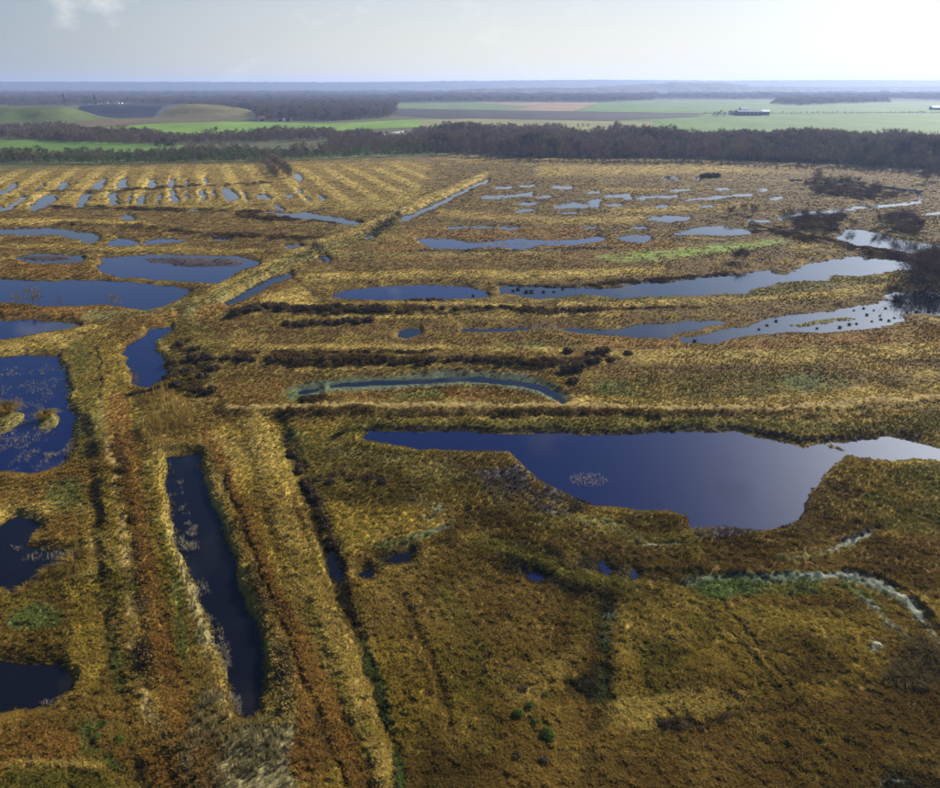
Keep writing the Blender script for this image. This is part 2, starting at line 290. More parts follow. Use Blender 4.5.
for lab, ls in [('thin slivers of water between the far left straw ridges', [((36,190),(42,185.5)),((128,203),(131,196)),((158,203),(160,196)),((186,200),(187,193)),((215,197),(214,191)),((246,200),(243,194)),((186,187),(186,181)),((206,184),(205,178)),((304,197),(309,201)),((318,196),(325,200)),((275,205),(283,210))]),
                ('thin broken slivers of water across the far brown marsh', [((520,211),(536,210.4)),((562,213),(575,212.5)),((608,205),(622,204.4)),((656,207),(668,206.4)),((700,207),(712,206)),((588,193),(598,192.6)),((540,197),(550,196.6)),((716,189),(730,188.4)),((770,199),(782,198)),((634,228),(646,227.6)),((585,228),(598,227.4)),((925,214),(940,212.6)),((758,190),(766,189.6))])]:
    pond(lab, *[LN(l, 1.5) for l in ls])
pond('winding bright rill at the foot of the peat rows', PG([(268,212.5),(290,213.5),(310,213),(330,217),(350,219.6),(362,222),(358,225),(345,224.2),(325,220.8),(300,219.2),(285,217.3)]))
pond('pale blue pool ending in a rounded tip', PG([(-30,230),(0,229.3),(25,229),(45,228.3),(70,230.5),(90,233.3),(98.5,238),(92,243.2),(84,241.5),(72,237.5),(50,234.8),(20,234.5),(-30,234)]))
pond('small blue pool right of the rounded one', PG([(108,242),(118,238.5),(128,240),(139,243),(130,245.2),(114,245.2)]), PG([(144,242),(158,239.3),(175,239.6),(192,239),(180,242.3),(150,244.2)]))
pond('tiny pools on the flat brown shelf', PG([(118,216.3),(126,215),(134.5,218),(125,219.8)]), LN([(289,246.5),(300,246.2)], 3.0), LN([(213,239.2),(230,239)], 2.2), LN([(190,210.6),(199,210.8)], 2.4))
pond('muddy little lagoon with a peat island', PG([(15,257.5),(30,255),(60,254.6),(80,256),(81.5,261),(70,262.3),(40,262.3),(22,260.6)]))
pond('small gleam of water beside the track', PG([(319,256),(326,256),(328,260.5),(320,261)]), LN([(366,236.8),(373,235.6)], 2.8))
pond('black pool in the crook of the hollow', PG([(329,553),(337,550),(340,562),(347,578),(340,583),(332,574)]), PG([(358,574),(366,569),(376,572),(370,579)]))
pond('dark pool in the rushes', PG([(386,561),(395,553),(412,551),(409,560),(395,565)]))
pond('deep blue pool hidden in rushes', PG([(527,573),(536,570),(546,575),(541,580),(530,579)]), PG([(597,563),(606,560),(613,569),(608,573),(600,570)]), PG([(631,571),(637,569),(638,579),(632,579)]))
# mud banks and islets that break the ponds' surface
ISLES = [PG([(134,258.8),(160,257),(190,256.4),(225,257.4),(247,262),(235,266.3),(200,267.6),(180,265.8),(158,262)]),
         PG([(784,325.2),(810,321),(845,317),(867,319),(835,322.2),(800,326)]),
         PG([(-60,412),(-20,409),(5,407),(21,413),(20,420),(10,430),(0,434),(-60,434)]),
         PG([(34,414),(50,411),(59,418),(56,427),(40,428)]),
         PG([(19,257.8),(35,255.8),(58,255.6),(72,257.3),(71,260.3),(45,260.8),(27,259.6)]),
         PG([(832,443.5),(841,447.5),(849,450),(847,451.5),(838,449.5),(828,446)]),
         LN([(468,241.6),(520,244.2),(560,241.8)], [0.8,1.6,0.8])]

# ------------------------------------------------------------------ plant cover traced from the photograph
KIND = {  # base colour (linear), plant family, height m, share of places with a plant
 'gold':  ((0.265,0.182,0.028),'grass',0.15,0.9), 'straw': ((0.400,0.285,0.068),'grass',0.22,1.0), 'rust': ((0.222,0.120,0.026),'grass',0.24,1.0),
 'brown': ((0.128,0.078,0.017),'grass',0.15,0.9), 'heath': ((0.066,0.044,0.024),'shrub',0.45,1.0), 'olive':((0.130,0.108,0.018),'grass',0.17,1.0),
 'sedge': ((0.235,0.195,0.060),'grass',0.24,1.0), 'green': ((0.092,0.122,0.028),'grass',0.16,0.7), 'moss': ((0.170,0.225,0.036),'grass',0.10,0.4),
 'teal':  ((0.085,0.105,0.060),'grass',0.10,0.22), 'pale': ((0.230,0.238,0.180),'grass',0.10,0.04), 'peat': ((0.026,0.020,0.017),'grass',0.20,0.35),
 'mud':   ((0.060,0.045,0.045),'grass',0.20,0.10), 'reed': ((0.215,0.180,0.080),'reed',0.85,0.36), 'goldreed':((0.300,0.205,0.050),'reed',1.5,0.8),
 'path':  ((0.310,0.215,0.070),'grass',0.08,0.4), 'dark': ((0.034,0.028,0.011),'grass',0.22,0.9), 'russet':((0.096,0.062,0.013),'grass',0.18,1.0), 'wetrush':((0.080,0.066,0.060),'grass',0.26,0.7)}
KN = list(KIND); KI = {k: i for i, k in enumerate(KN)}
PAINT = []
def poly(kind, pts, soft=5, k=1.0): PAINT.append((KI[kind], 'p', pts, 0, soft, k))
def line(kind, pts, w, soft=2, k=1.0): PAINT.append((KI[kind], 'l', pts, w, soft, k))
# -- broad zones, far to near
poly('brown', [(-90,205),(420,215),(470,165),(1010,162),(1010,420),(200,425),(-90,330)], 10, .8)
poly('brown', [(430,160),(980,160),(980,200),(930,196),(780,190),(620,192),(520,196),(440,200)], 8, .45)
poly('brown', [(430,195),(760,188),(900,192),(960,215),(800,240),(600,236),(420,236)], 8, .55)
poly('brown', [(0,212),(270,216),(350,228),(280,252),(100,252),(0,252)], 6, .55)
poly('russet', [(430,164),(1010,164),(1010,262),(600,258),(400,250)], 10, .55)
line('brown', [(0,163),(120,164),(300,160),(430,157)], 6, 4, .8)
line('straw', [(0,223),(60,222),(150,226)], 6, 3, .8)
line('straw', [(0,247),(90,249),(260,253)], 4, 3, .6)
poly('rust', [(-20,262),(90,262),(98,275),(80,278),(-20,277)], 5, .7)
line('straw', [(540,172),(700,170),(860,166)], 10, 6, .5)
line('straw', [(600,190),(660,191)], 3, 2, .5)
line('straw', [(615,212),(760,206)], 6, 4, .55)
line('straw', [(440,214),(560,222),(640,220)], 7, 5, .5)
line('brown', [(740,160),(850,168),(940,176)], 18, 8, .8)
poly('heath', [(812,180),(850,182),(905,196),(860,200),(812,194)], 6, .8)
poly('heath', [(790,215),(845,216),(835,233),(800,231)], 5, .7)
poly('heath', [(885,214),(915,216),(930,238),(890,232)], 5, .6)
line('heath', [(240,217),(300,221),(340,223)], 3, 3, .8)
line('heath', [(200,236),(270,237),(330,241)], 3.5, 3, .8)
line('heath', [(60,224),(150,228),(200,236)], 2.5, 3, .7)
line('heath', [(57,208.5),(110,209),(260,213)], 2.5, 2, .8)
line('heath', [(40,192),(110,191.5),(190,187),(270,184)], 1.6, 2, .8)
line('dark', [(345,208),(300,213)], 2, 2, 0.51)
# the diagonal dyke with its straw track
line('straw', [(486,176),(455,190),(425,203),(396,214)], [4,6,8,8], 4, .9)
line('sedge', [(400,215),(370,233),(330,246),(290,262),(255,278),(225,296),(190,314)], [12,14,16,14,14,16,18], 6, .8)
line('straw', [(395,216),(350,236),(300,252),(262,272),(232,284),(196,302)], [4,5,5,5,6,8], 3, .7)
line('heath', [(487,179),(455,194),(430,205),(400,222)], 1.6, 1.2, .8)
poly('goldreed', [(380,236),(418,232),(416,246),(392,254),(372,248)], 5, .3)
line('olive', [(395,228),(378,238),(362,240)], 10, 6, .7)
# brown and straw strips right of the dyke
poly('rust', [(420,226),(560,228),(660,240),(700,250),(560,262),(400,260),(370,258)], 6, .55)
poly('brown', [(330,262),(540,260),(740,262),(720,272),(560,274),(340,276)], 6, .75)
line('straw', [(300,280),(380,277),(470,276),(560,277),(660,272)], 7, 4, .85)
line('dark', [(410,252),(520,252),(620,249)], 2.5, 2, 1.19)
line('sedge', [(330,255),(430,256),(560,253)], 4, 3, .6)
poly('moss', [(593,257),(620,254),(660,253),(690,249),(740,243),(775,240),(790,243),(750,250),(700,256),(660,262),(620,263)], 6, .88)
line('straw', [(790,248),(850,246),(900,252)], 5, 4, .5)
line('heath', [(752,229),(800,238),(850,248),(905,258)], 4.5, 2.5, .9)
line('heath', [(500,285.5),(570,286),(640,281.5),(712,275.5),(775,271)], 2.2, 1.6, .8)
line('olive', [(520,301),(580,297),(650,300),(750,296),(830,284),(900,277)], [4,8,6,8,10,8], 4, .9)
line('straw', [(560,307),(650,306),(750,302),(830,296),(890,287)], 5, 3, .7)
line('brown', [(700,320),(760,314),(830,304),(890,295)], 6, 3, .9)
line('brown', [(560,312),(640,312),(700,312)], 5, 4, .7)
line('heath', [(570,313),(700,308)], 2, 2, .5)
# heath banks
line('heath', [(235,317),(270,311),(330,314),(390,313),(440,314),(500,312),(560,316),(600,313)], [5,8,9,6,6,5,5,4], 4, .5)
line('heath', [(286,326),(330,324),(372,322)], 6, 4, .45)
line('straw', [(330,319),(420,319.5),(560,318),(620,316)], 2.2, 1.6, .8)
line('straw', [(265,300),(330,309),(420,304),(520,308)], [8,3,4,4], 3, .7)
poly('straw', [(262,302),(285,290),(300,288),(320,302),(300,308)], 5, .8)
line('rust', [(200,316),(240,302),(280,287),(300,283)], 7, 3, .7)
poly('brown', [(360,322),(560,322),(650,340),(600,348),(400,348),(340,336)], 6, .6)
poly('rust', [(560,338),(700,344),(800,338),(900,330),(945,326),(945,345),(800,350),(600,352)], 5, .7)
line('straw', [(230,348),(300,349),(360,347),(470,351),(560,352)], 5, 3, .7)
line('heath', [(200,363),(240,361),(300,364),(390,364),(470,365),(560,366),(600,362)], [4,6,8,7,7,6,5], 4, .5)
line('heath', [(235,356),(300,356),(400,354),(440,353)], 2, 2, .7)
line('straw', [(300,371),(400,370.5),(500,369),(540,370)], 2.5, 2, .7)
poly('mud', [(455,328),(530,327),(560,326),(560,331),(470,333)], 3, .5)
poly('green', [(505,345),(540,344),(548,350),(515,352)], 4, .6)
# the band of pale heath above the big pond
poly('straw', [(600,352),(700,352),(820,350),(945,342),(945,356),(800,364),(640,366)], 6, .6)
poly('brown', [(620,372),(700,368),(800,366),(880,372),(830,384),(700,388),(630,384)], 7, .6)
poly('olive', [(600,380),(700,376),(800,372),(820,392),(700,404),(600,402)], 8, .55)
poly('green', [(770,378),(840,374),(850,388),(790,394)], 6, .45)
poly('green', [(590,386),(640,384),(640,398),(600,400)], 6, .4)
poly('straw', [(560,398),(700,402),(830,392),(945,384),(945,402),(820,414),(560,412)], 6, .6)
line('straw', [(860,368),(900,372),(935,376)], 10, 8, .5)
line('path', [(225,412),(320,409.5),(480,409),(620,411),(780,412),(860,406),(945,398)], 4, 2, .95)
line('heath', [(240,416),(330,415),(480,416),(640,417),(760,419),(820,418)], 4, 4, .42)
line('straw', [(480,421),(640,421),(780,419),(860,414),(945,408)], 3, 2, .7)
line('olive', [(330,436),(370,427),(480,427),(640,426),(720,424),(800,430),(870,430),(945,424)], [6,8,10,10,10,12,12,22], 4, .95)
line('dark', [(330,441),(350,432),(380,428.5),(480,430.5),(600,431),(680,428),(740,428),(800,441),(850,440),(890,432),(920,438)], 3.5, 2, 1.50)
poly('russet', [(820,428),(900,424),(945,436),(945,446),(900,436),(850,438)], 5, .5)
# shallow channel and rusty flat
poly('teal', [(286,393),(300,386),(345,379),(450,372.5),(520,375),(556,386),(570,402),(548,403),(530,394),(500,388),(440,387),(400,391),(340,395),(302,400),(288,404)], 4, .95)
poly('rust', [(330,396),(400,392),(470,391),(530,396),(545,403),(440,404),(330,403)], 5, .55)
poly('green', [(390,396),(440,393),(450,400),(400,402)], 4, .7)
poly('green', [(286,392),(300,390),(302,402),(288,405)], 3, .7)
poly('heath', [(300,400),(345,401),(345,406),(300,406)], 3, .8)
poly('rust', [(215,385),(285,380),(284,404),(220,404)], 8, .4)
# left bank country
poly('rust', [(-20,306),(60,307),(170,310),(190,322),(120,326),(80,320),(-20,317)], 4, .7)
line('sedge', [(90,318),(120,318),(150,312),(180,306)], 10, 6, .7)
poly('straw', [(-20,343),(20,338),(60,333),(100,326),(120,332),(80,348),(40,352),(0,356),(-20,356)], 5, .85)
poly('olive', [(70,345),(95,335),(110,350),(100,380),(105,400),(80,395),(66,365)], 6, .8)
line('reed', [(58,358),(66,375),(72,400),(78,420),(74,440),(66,458)], [6,10,12,14,12,8], 5, .55)
line('reed', [(40,462),(60,450),(60,430)], 8, 5, .35)
poly('gold', [(90,350),(118,345),(128,375),(130,395),(100,400)], 6, .8)
line('dark', [(98,350),(100,375),(101,395),(104,405)], 2.5, 2, 1.36)
poly('olive', [(150,345),(180,318),(215,330),(220,380),(200,400),(165,395)], 8, .5)
poly('heath', [(165,360),(185,340),(208,352),(212,385),(190,398),(168,385)], 8, .4)
line('straw', [(156,343),(162,351),(170,352)], 7, 4, .8)
line('dark', [(125,398),(150,391),(175,388)], 3, 2, 1.36)
poly('green', [(70,400),(100,400),(108,440),(100,465),(75,462)], 10, .35)
poly('rust', [(-20,474),(20,478),(60,472),(85,468),(88,490),(60,500),(0,500),(-20,495)], 8, .45)
poly('straw', [(-20,505),(30,508),(60,500),(70,512),(40,520),(-20,520)], 8, .55)
poly('green', [(45,485),(80,480),(85,505),(65,515),(45,500)], 8, .5)
poly('rust', [(30,538),(60,515),(90,520),(95,545),(60,548),(30,546)], 6, .6)
poly('brown', [(-20,592),(30,590),(70,580),(90,600),(70,655),(30,660),(-20,660)], 8, .6)
poly('green', [(10,614),(40,608),(65,616),(60,632),(20,636),(8,628)], 6, .6)
poly('gold', [(70,590),(100,585),(112,660),(95,695),(75,670),(70,620)], 10, .8)
line('goldreed', [(44,575),(60,566),(78,560)], 10, 5, .35)
poly('rust', [(-20,735),(60,728),(80,745),(70,768),(-20,764)], 8, .9)
line('straw', [(-20,771),(40,769),(100,773)], 5, 4, .9)
poly('olive', [(-20,776),(100,778),(120,800),(-20,800)], 8, .8)
poly('green', [(78,728),(125,725),(140,745),(125,775),(85,760)], 10, .7)
line('green', [(112,640),(120,670),(122,690)], 16, 10, .5)
# left dyke: two sunken stripes and the trodden path
line('dark', [(88,420),(96,470),(102,530),(106,600),(112,660)], [10,12,10,7,8], 8, 1.02)
line('path', [(103,404),(107,440),(116,490),(125,545),(132,600),(137,650),(142,700),(152,725),(190,760),(235,800)], [5,6,7,8,9,9,11,12,12,12], 4, .75)
line('rust', [(120,405),(124,440),(130,480),(138,520),(148,570),(158,620),(168,670),(178,720),(205,765),(230,800)], [20,24,18,18,18,22,26,30,34,36], 6, .95)
line('heath', [(117,440),(121,470),(132,530),(140,585),(146,640),(152,690)], [5,6,7,8,8,8], 5, .6)
line('gold', [(150,480),(160,540),(172,600),(183,640)], [10,12,12,12], 6, .6)
line('rust', [(120,735),(150,760),(180,800)], 44, 10, .85)
line('dark', [(128,725),(136,760),(150,800)], 8, 8, 0.85)
line('green', [(150,470),(160,520),(176,580),(184,640),(186,670)], 9, 7, .5)
poly('goldreed', [(140,404),(165,396),(190,404),(196,430),(190,452),(165,456),(146,448)], 6, .85)
line('reed', [(168,470),(174,520),(186,565),(200,610),(214,650),(226,690)], [12,14,16,18,26,30], 6, .6)
poly('reed', [(205,690),(235,705),(262,715),(295,700),(310,740),(290,800),(190,800),(180,760)], 10, .75)
line('straw', [(200,462),(212,490),(224,522),(240,565),(252,600),(266,632),(274,662),(284,690)], [6,8,9,11,12,13,12,10], 4, .9)
line('heath', [(214,455),(228,490),(246,540),(262,590),(278,640),(286,680),(290,720)], [8,8,9,9,9,10,10], 5, .6)
line('rust', [(206,432),(225,470),(244,520),(262,570),(284,620),(304,670),(312,720),(312,770)], [8,12,14,16,18,22,26,40], 6, .95)
line('rust', [(270,600),(300,640),(322,690),(340,740),(372,800)], [8,16,22,26,30], 6, .95)
line('dark', [(224,480),(244,530),(262,580),(284,635),(306,690),(318,735),(348,790)], 4, 4, 0.77)
line('straw', [(255,425),(268,470),(285,520),(302,570),(320,620),(342,680),(366,730),(398,800)], [22,24,24,24,24,26,24,24], 8, .8)
line('olive', [(308,610),(330,670),(356,730),(372,775)], 10, 7, .55)
line('straw', [(286,470),(306,520),(325,570),(336,610),(356,660),(378,720)], 4, 3, .6)
line('dark', [(280,420),(302,470),(322,520),(333,560),(346,602),(362,650),(380,700),(395,750),(402,800)], [14,16,16,14,14,12,12,12,12], 7, 1.19)
line('green', [(364,645),(380,690),(394,740),(402,790)], 9, 6, .6)
poly('green', [(290,430),(306,430),(312,450),(300,462),(290,448)], 6, .45)
# the wet hollow under the big pond
poly('olive', [(300,455),(380,446),(480,452),(512,456),(530,475),(480,500),(400,505),(320,500)], 8, .75)
poly('sedge', [(322,447),(380,455),(440,462),(470,470),(475,482),(440,480),(390,468),(330,460)], 5, .85)
line('dark', [(300,480),(350,478),(385,485)], 5, 4, 1.19)
line('dark', [(455,484),(476,480)], 5, 3, 1.36)
poly('russet', [(440,452),(508,453),(516,470),(480,478),(450,466)], 6, .55)
poly('wetrush', [(474,470),(520,466),(556,490),(590,508),(560,518),(520,514),(486,500)], 5, .85)
poly('dark', [(560,494),(596,503),(600,512),(570,514)], 4, .7)
poly('russet', [(594,506),(640,511),(686,516),(686,532),(650,540),(610,530),(590,518)], 5, .75)
line('sedge', [(490,505),(530,522),(560,520),(600,524),(630,536),(646,546)], [6,6,8,12,10,6], 4, .8)
poly('gold', [(320,505),(380,500),(420,508),(440,520),(410,545),(350,560),(325,540)], 8, .7)
line('straw', [(338,552),(380,542),(430,528),(460,522)], 4, 3, .6)
line('teal', [(385,548),(420,538),(455,526),(470,520)], 7, 5, .7)
line('teal', [(410,500),(440,512),(425,520)], 8, 6, .5)
line('green', [(376,549),(430,535)], 5, 4, .6)
poly('brown', [(340,556),(420,548),(430,560),(400,580),(345,590)], 7, .5)
line('dark', [(500,540),(540,548),(580,554),(610,562)], 6, 4, 1.27)
line('olive', [(480,545),(560,560),(640,575)], 22, 12, .6)
poly('russet', [(520,530),(600,545),(690,548),(700,565),(640,572),(580,556)], 8, .55)
line('wetrush', [(560,562),(600,566),(640,574)], 10, 6, .7)
line('dark', [(640,570),(690,572),(760,578),(820,578)], 4, 3, 1.19)
# right bank of the big pond
poly('russet', [(848,456),(880,462),(868,480),(858,505),(862,530),(820,548),(740,556),(690,548),(720,540),(785,532),(805,520),(812,500),(824,478),(838,465)], 5, .9)
line('dark', [(846,456),(833,465),(819,478),(809,495),(811,508),(802,522),(785,531)], 4, 3, 1.27)
poly('olive', [(874,485),(900,470),(945,462),(945,545),(880,535),(862,520),(860,500)], 6, .75)
poly('brown', [(700,548),(800,552),(870,542),(945,548),(945,620),(900,590),(840,574),(700,576)], 8, .6)
poly('wetrush', [(690,530),(730,527),(762,531),(740,540),(700,544)], 4, .9)
line('pale', [(645,548),(670,546),(695,545)], 1.8, 1.5, .7)
line('sedge', [(780,560),(810,558),(840,552),(858,546),(874,538)], [5,6,7,8,4], 2.5, .9)
line('pale', [(820,556),(842,550.5),(858,544),(873,536)], [1.5,3,6,3], 2, .7)
line('wetrush', [(842,545),(856,541),(870,534)], 4, 3, .8)
line('dark', [(858,527),(870,531),(882,532)], 3, 2.5, 1.19)
line('straw', [(880,540),(905,536),(890,545)], 4, 4, .5)
line('teal', [(680,582),(720,586),(780,582),(840,580)], [10,14,10,8], 5, .85)
poly('green', [(690,585),(725,582),(765,583),(755,598),(705,602)], 6, .95)
line('green', [(700,594),(780,590),(845,590),(872,606),(885,625)], 12, 10, .6)
line('teal', [(840,580),(866,584),(888,594),(906,606),(922,624),(936,645),(950,668)], [8,9,10,10,9,9,8], 3, .8)
line('pale', [(800,580),(840,578.5),(866,582),(888,592),(906,604),(922,622),(936,643),(948,662)], [2,3.5,4.5,6,6,5,4,4], 2, .85)
line('dark', [(845,574),(880,581),(905,594),(925,614),(940,632)], 3, 3, 1.36)
line('pale', [(862,602),(878,614),(890,628),(906,642)], [4,6,8,7], 3, .8)
poly('pale', [(869,645),(876,643),(882,648),(880,655),(872,656),(867,650)], 6, .55)
poly('green', [(850,598),(870,602),(866,622),(852,618)], 8, .5)
line('rust', [(735,604),(800,603),(840,604)], 6, 4, .6)
line('brown', [(700,612),(780,618),(840,616)], 3, 3, .7)
poly('gold', [(610,615),(700,605),(830,610),(860,640),(860,680),(760,705),(690,725),(610,735),(605,680)], 12, .55)
poly('straw', [(610,620),(690,612),(700,640),(650,660),(615,665)], 12, .4)
poly('straw', [(600,700),(690,690),(760,700),(740,715),(650,735),(600,730)], 10, .45)
line('dark', [(700,612),(730,632),(755,660),(784,700)], [3,4,5,6], 4, .8)
line('dark', [(718,602),(752,640),(778,674),(800,704)], [2.5,4,5,5], 4, .75)
line('dark', [(606,592),(606,640),(600,690),(594,740),(590,800)], [22,22,24,22,16], 18, 0.75)
line('teal', [(608,618),(606,640)], 14, 8, .55)
line('green', [(606,615),(604,660),(598,700)], 8, 6, .3)
line('brown', [(568,570),(566,620),(564,680)], 14, 12, 0.77)
line('brown', [(405,600),(425,650),(440,690),(452,730)], [6,9,9,9], 7, 1.02)
line('brown', [(390,560),(402,610),(418,660),(432,700)], [4,6,7,6], 6, 0.85)
poly('brown', [(400,575),(560,580),(560,640),(480,650),(420,620)], 18, .4)
poly('brown', [(610,742),(690,728),(760,712),(860,696),(945,672),(990,670),(990,830),(600,830),(590,770)], 8, .8)
line('dark', [(650,738),(690,733),(740,722),(800,706)], 3, 3, 0.85)
poly('brown', [(460,740),(590,730),(600,800),(440,800)], 20, .45)
poly('dark', [(884,668),(912,658),(945,655),(945,690),(905,692),(886,684)], 7, .55)
poly('brown', [(880,640),(945,620),(945,690),(895,690)], 8, .7)
poly('dark', [(880,770),(945,750),(945,800),(880,800)], 8, .7)
line('pale', [(878,782),(900,780)], 5, 3, .5)
poly('olive', [(455,690),(500,700),(500,760),(455,750)], 15, .5)

poly('dark', [(328,545),(345,540),(350,590),(336,592),(328,570)], 8, 1.3)
poly('dark', [(355,572),(390,552),(416,548),(412,562),(380,578),(358,582)], 8, 1.2)
poly('russet', [(470,505),(560,522),(640,548),(700,568),(660,600),(560,602),(500,575),(430,545)], 14, .75)
poly('dark', [(500,545),(560,552),(625,566),(640,585),(600,600),(550,592),(505,572)], 14, .95)
poly('russet', [(300,450),(345,444),(420,452),(500,452),(470,500),(400,512),(330,505)], 14, .5)
line('olive', [(420,470),(480,490),(560,530)], 12, 10, .6)
line('dark', [(560,585),(566,600),(600,610),(610,600)], 8, 8, .6)
poly('dark', [(562,682),(590,676),(596,700),(580,706),(564,698)], 10, 1.0)
line('olive', [(640,700),(680,690),(690,680)], 8, 8, .7)
line('brown', [(430,600),(500,612),(560,606)], 12, 12, .7)
poly('straw', [(480,670),(560,660),(590,640),(560,690),(500,710)], 14, .5)
poly('olive', [(640,640),(690,650),(680,690),(640,690)], 14, .6)
poly('russet', [(760,630),(850,640),(850,680),(790,690)], 14, .6)
poly('dark', [(655,722),(690,722),(700,734),(660,738)], 8, .9)
line('olive', [(445,600),(470,640),(480,690)], 14, 12, .6)
poly('russet', [(430,720),(480,735),(470,780),(420,790)], 14, .7)
line('olive', [(470,540),(520,556),(590,580),(640,590)], 14, 10, .8)
line('dark', [(500,556),(530,566),(550,574)], 5, 5, 1.0)
line('brown', [(455,730),(520,722),(560,735)], 8, 10, .5)

# raised dykes and sunk ruts (outline, width px, height m)
RELIEF = [([(486,177),(425,204),(395,218),(300,256),(232,287),(190,312)], 14, 0.9), ([(103,404),(116,490),(132,600),(142,700),(190,760),(235,800)], 26, 0.5),
          ([(225,411),(480,409),(780,411),(945,400)], 10, 0.7), ([(235,314),(390,312),(600,313)], 9, 0.7), ([(200,362),(390,364),(600,363)], 9, 0.7),
          ([(300,279),(470,277),(660,273)], 7, 0.5), ([(560,304),(750,300),(890,284)], 8, 0.5), ([(-20,311),(170,313)], 8, 0.5), ([(101,281),(150,284),(225,290)], 3, 0.25),
          ([(206,440),(244,520),(284,620),(312,720),(330,800)], 30, 0.45), ([(255,425),(302,570),(366,730),(398,800)], 20, 0.5),
          ([(752,229),(850,248),(905,258)], 4, 0.5), ([(150,470),(176,580),(186,670)], 12, 0.3),
          ([(280,425),(322,520),(346,602),(380,700),(402,800)], 12, -0.25), ([(700,612),(730,632),(755,660),(784,700)], 4, -0.08), ([(718,602),(752,640),(800,704)], 4, -0.08),
          ([(224,480),(262,580),(306,690),(348,790)], 5, -0.3), ([(117,440),(132,530),(146,640)], 6, -0.25),
          ([(845,573),(880,580),(905,593),(940,631)], 4, 0.35), ([(640,569),(760,577),(820,577)], 4, 0.3), ([(606,592),(600,690),(590,800)], 14, -0.12),
          ([(405,600),(425,650),(440,690),(452,730)], 8, -0.2)]

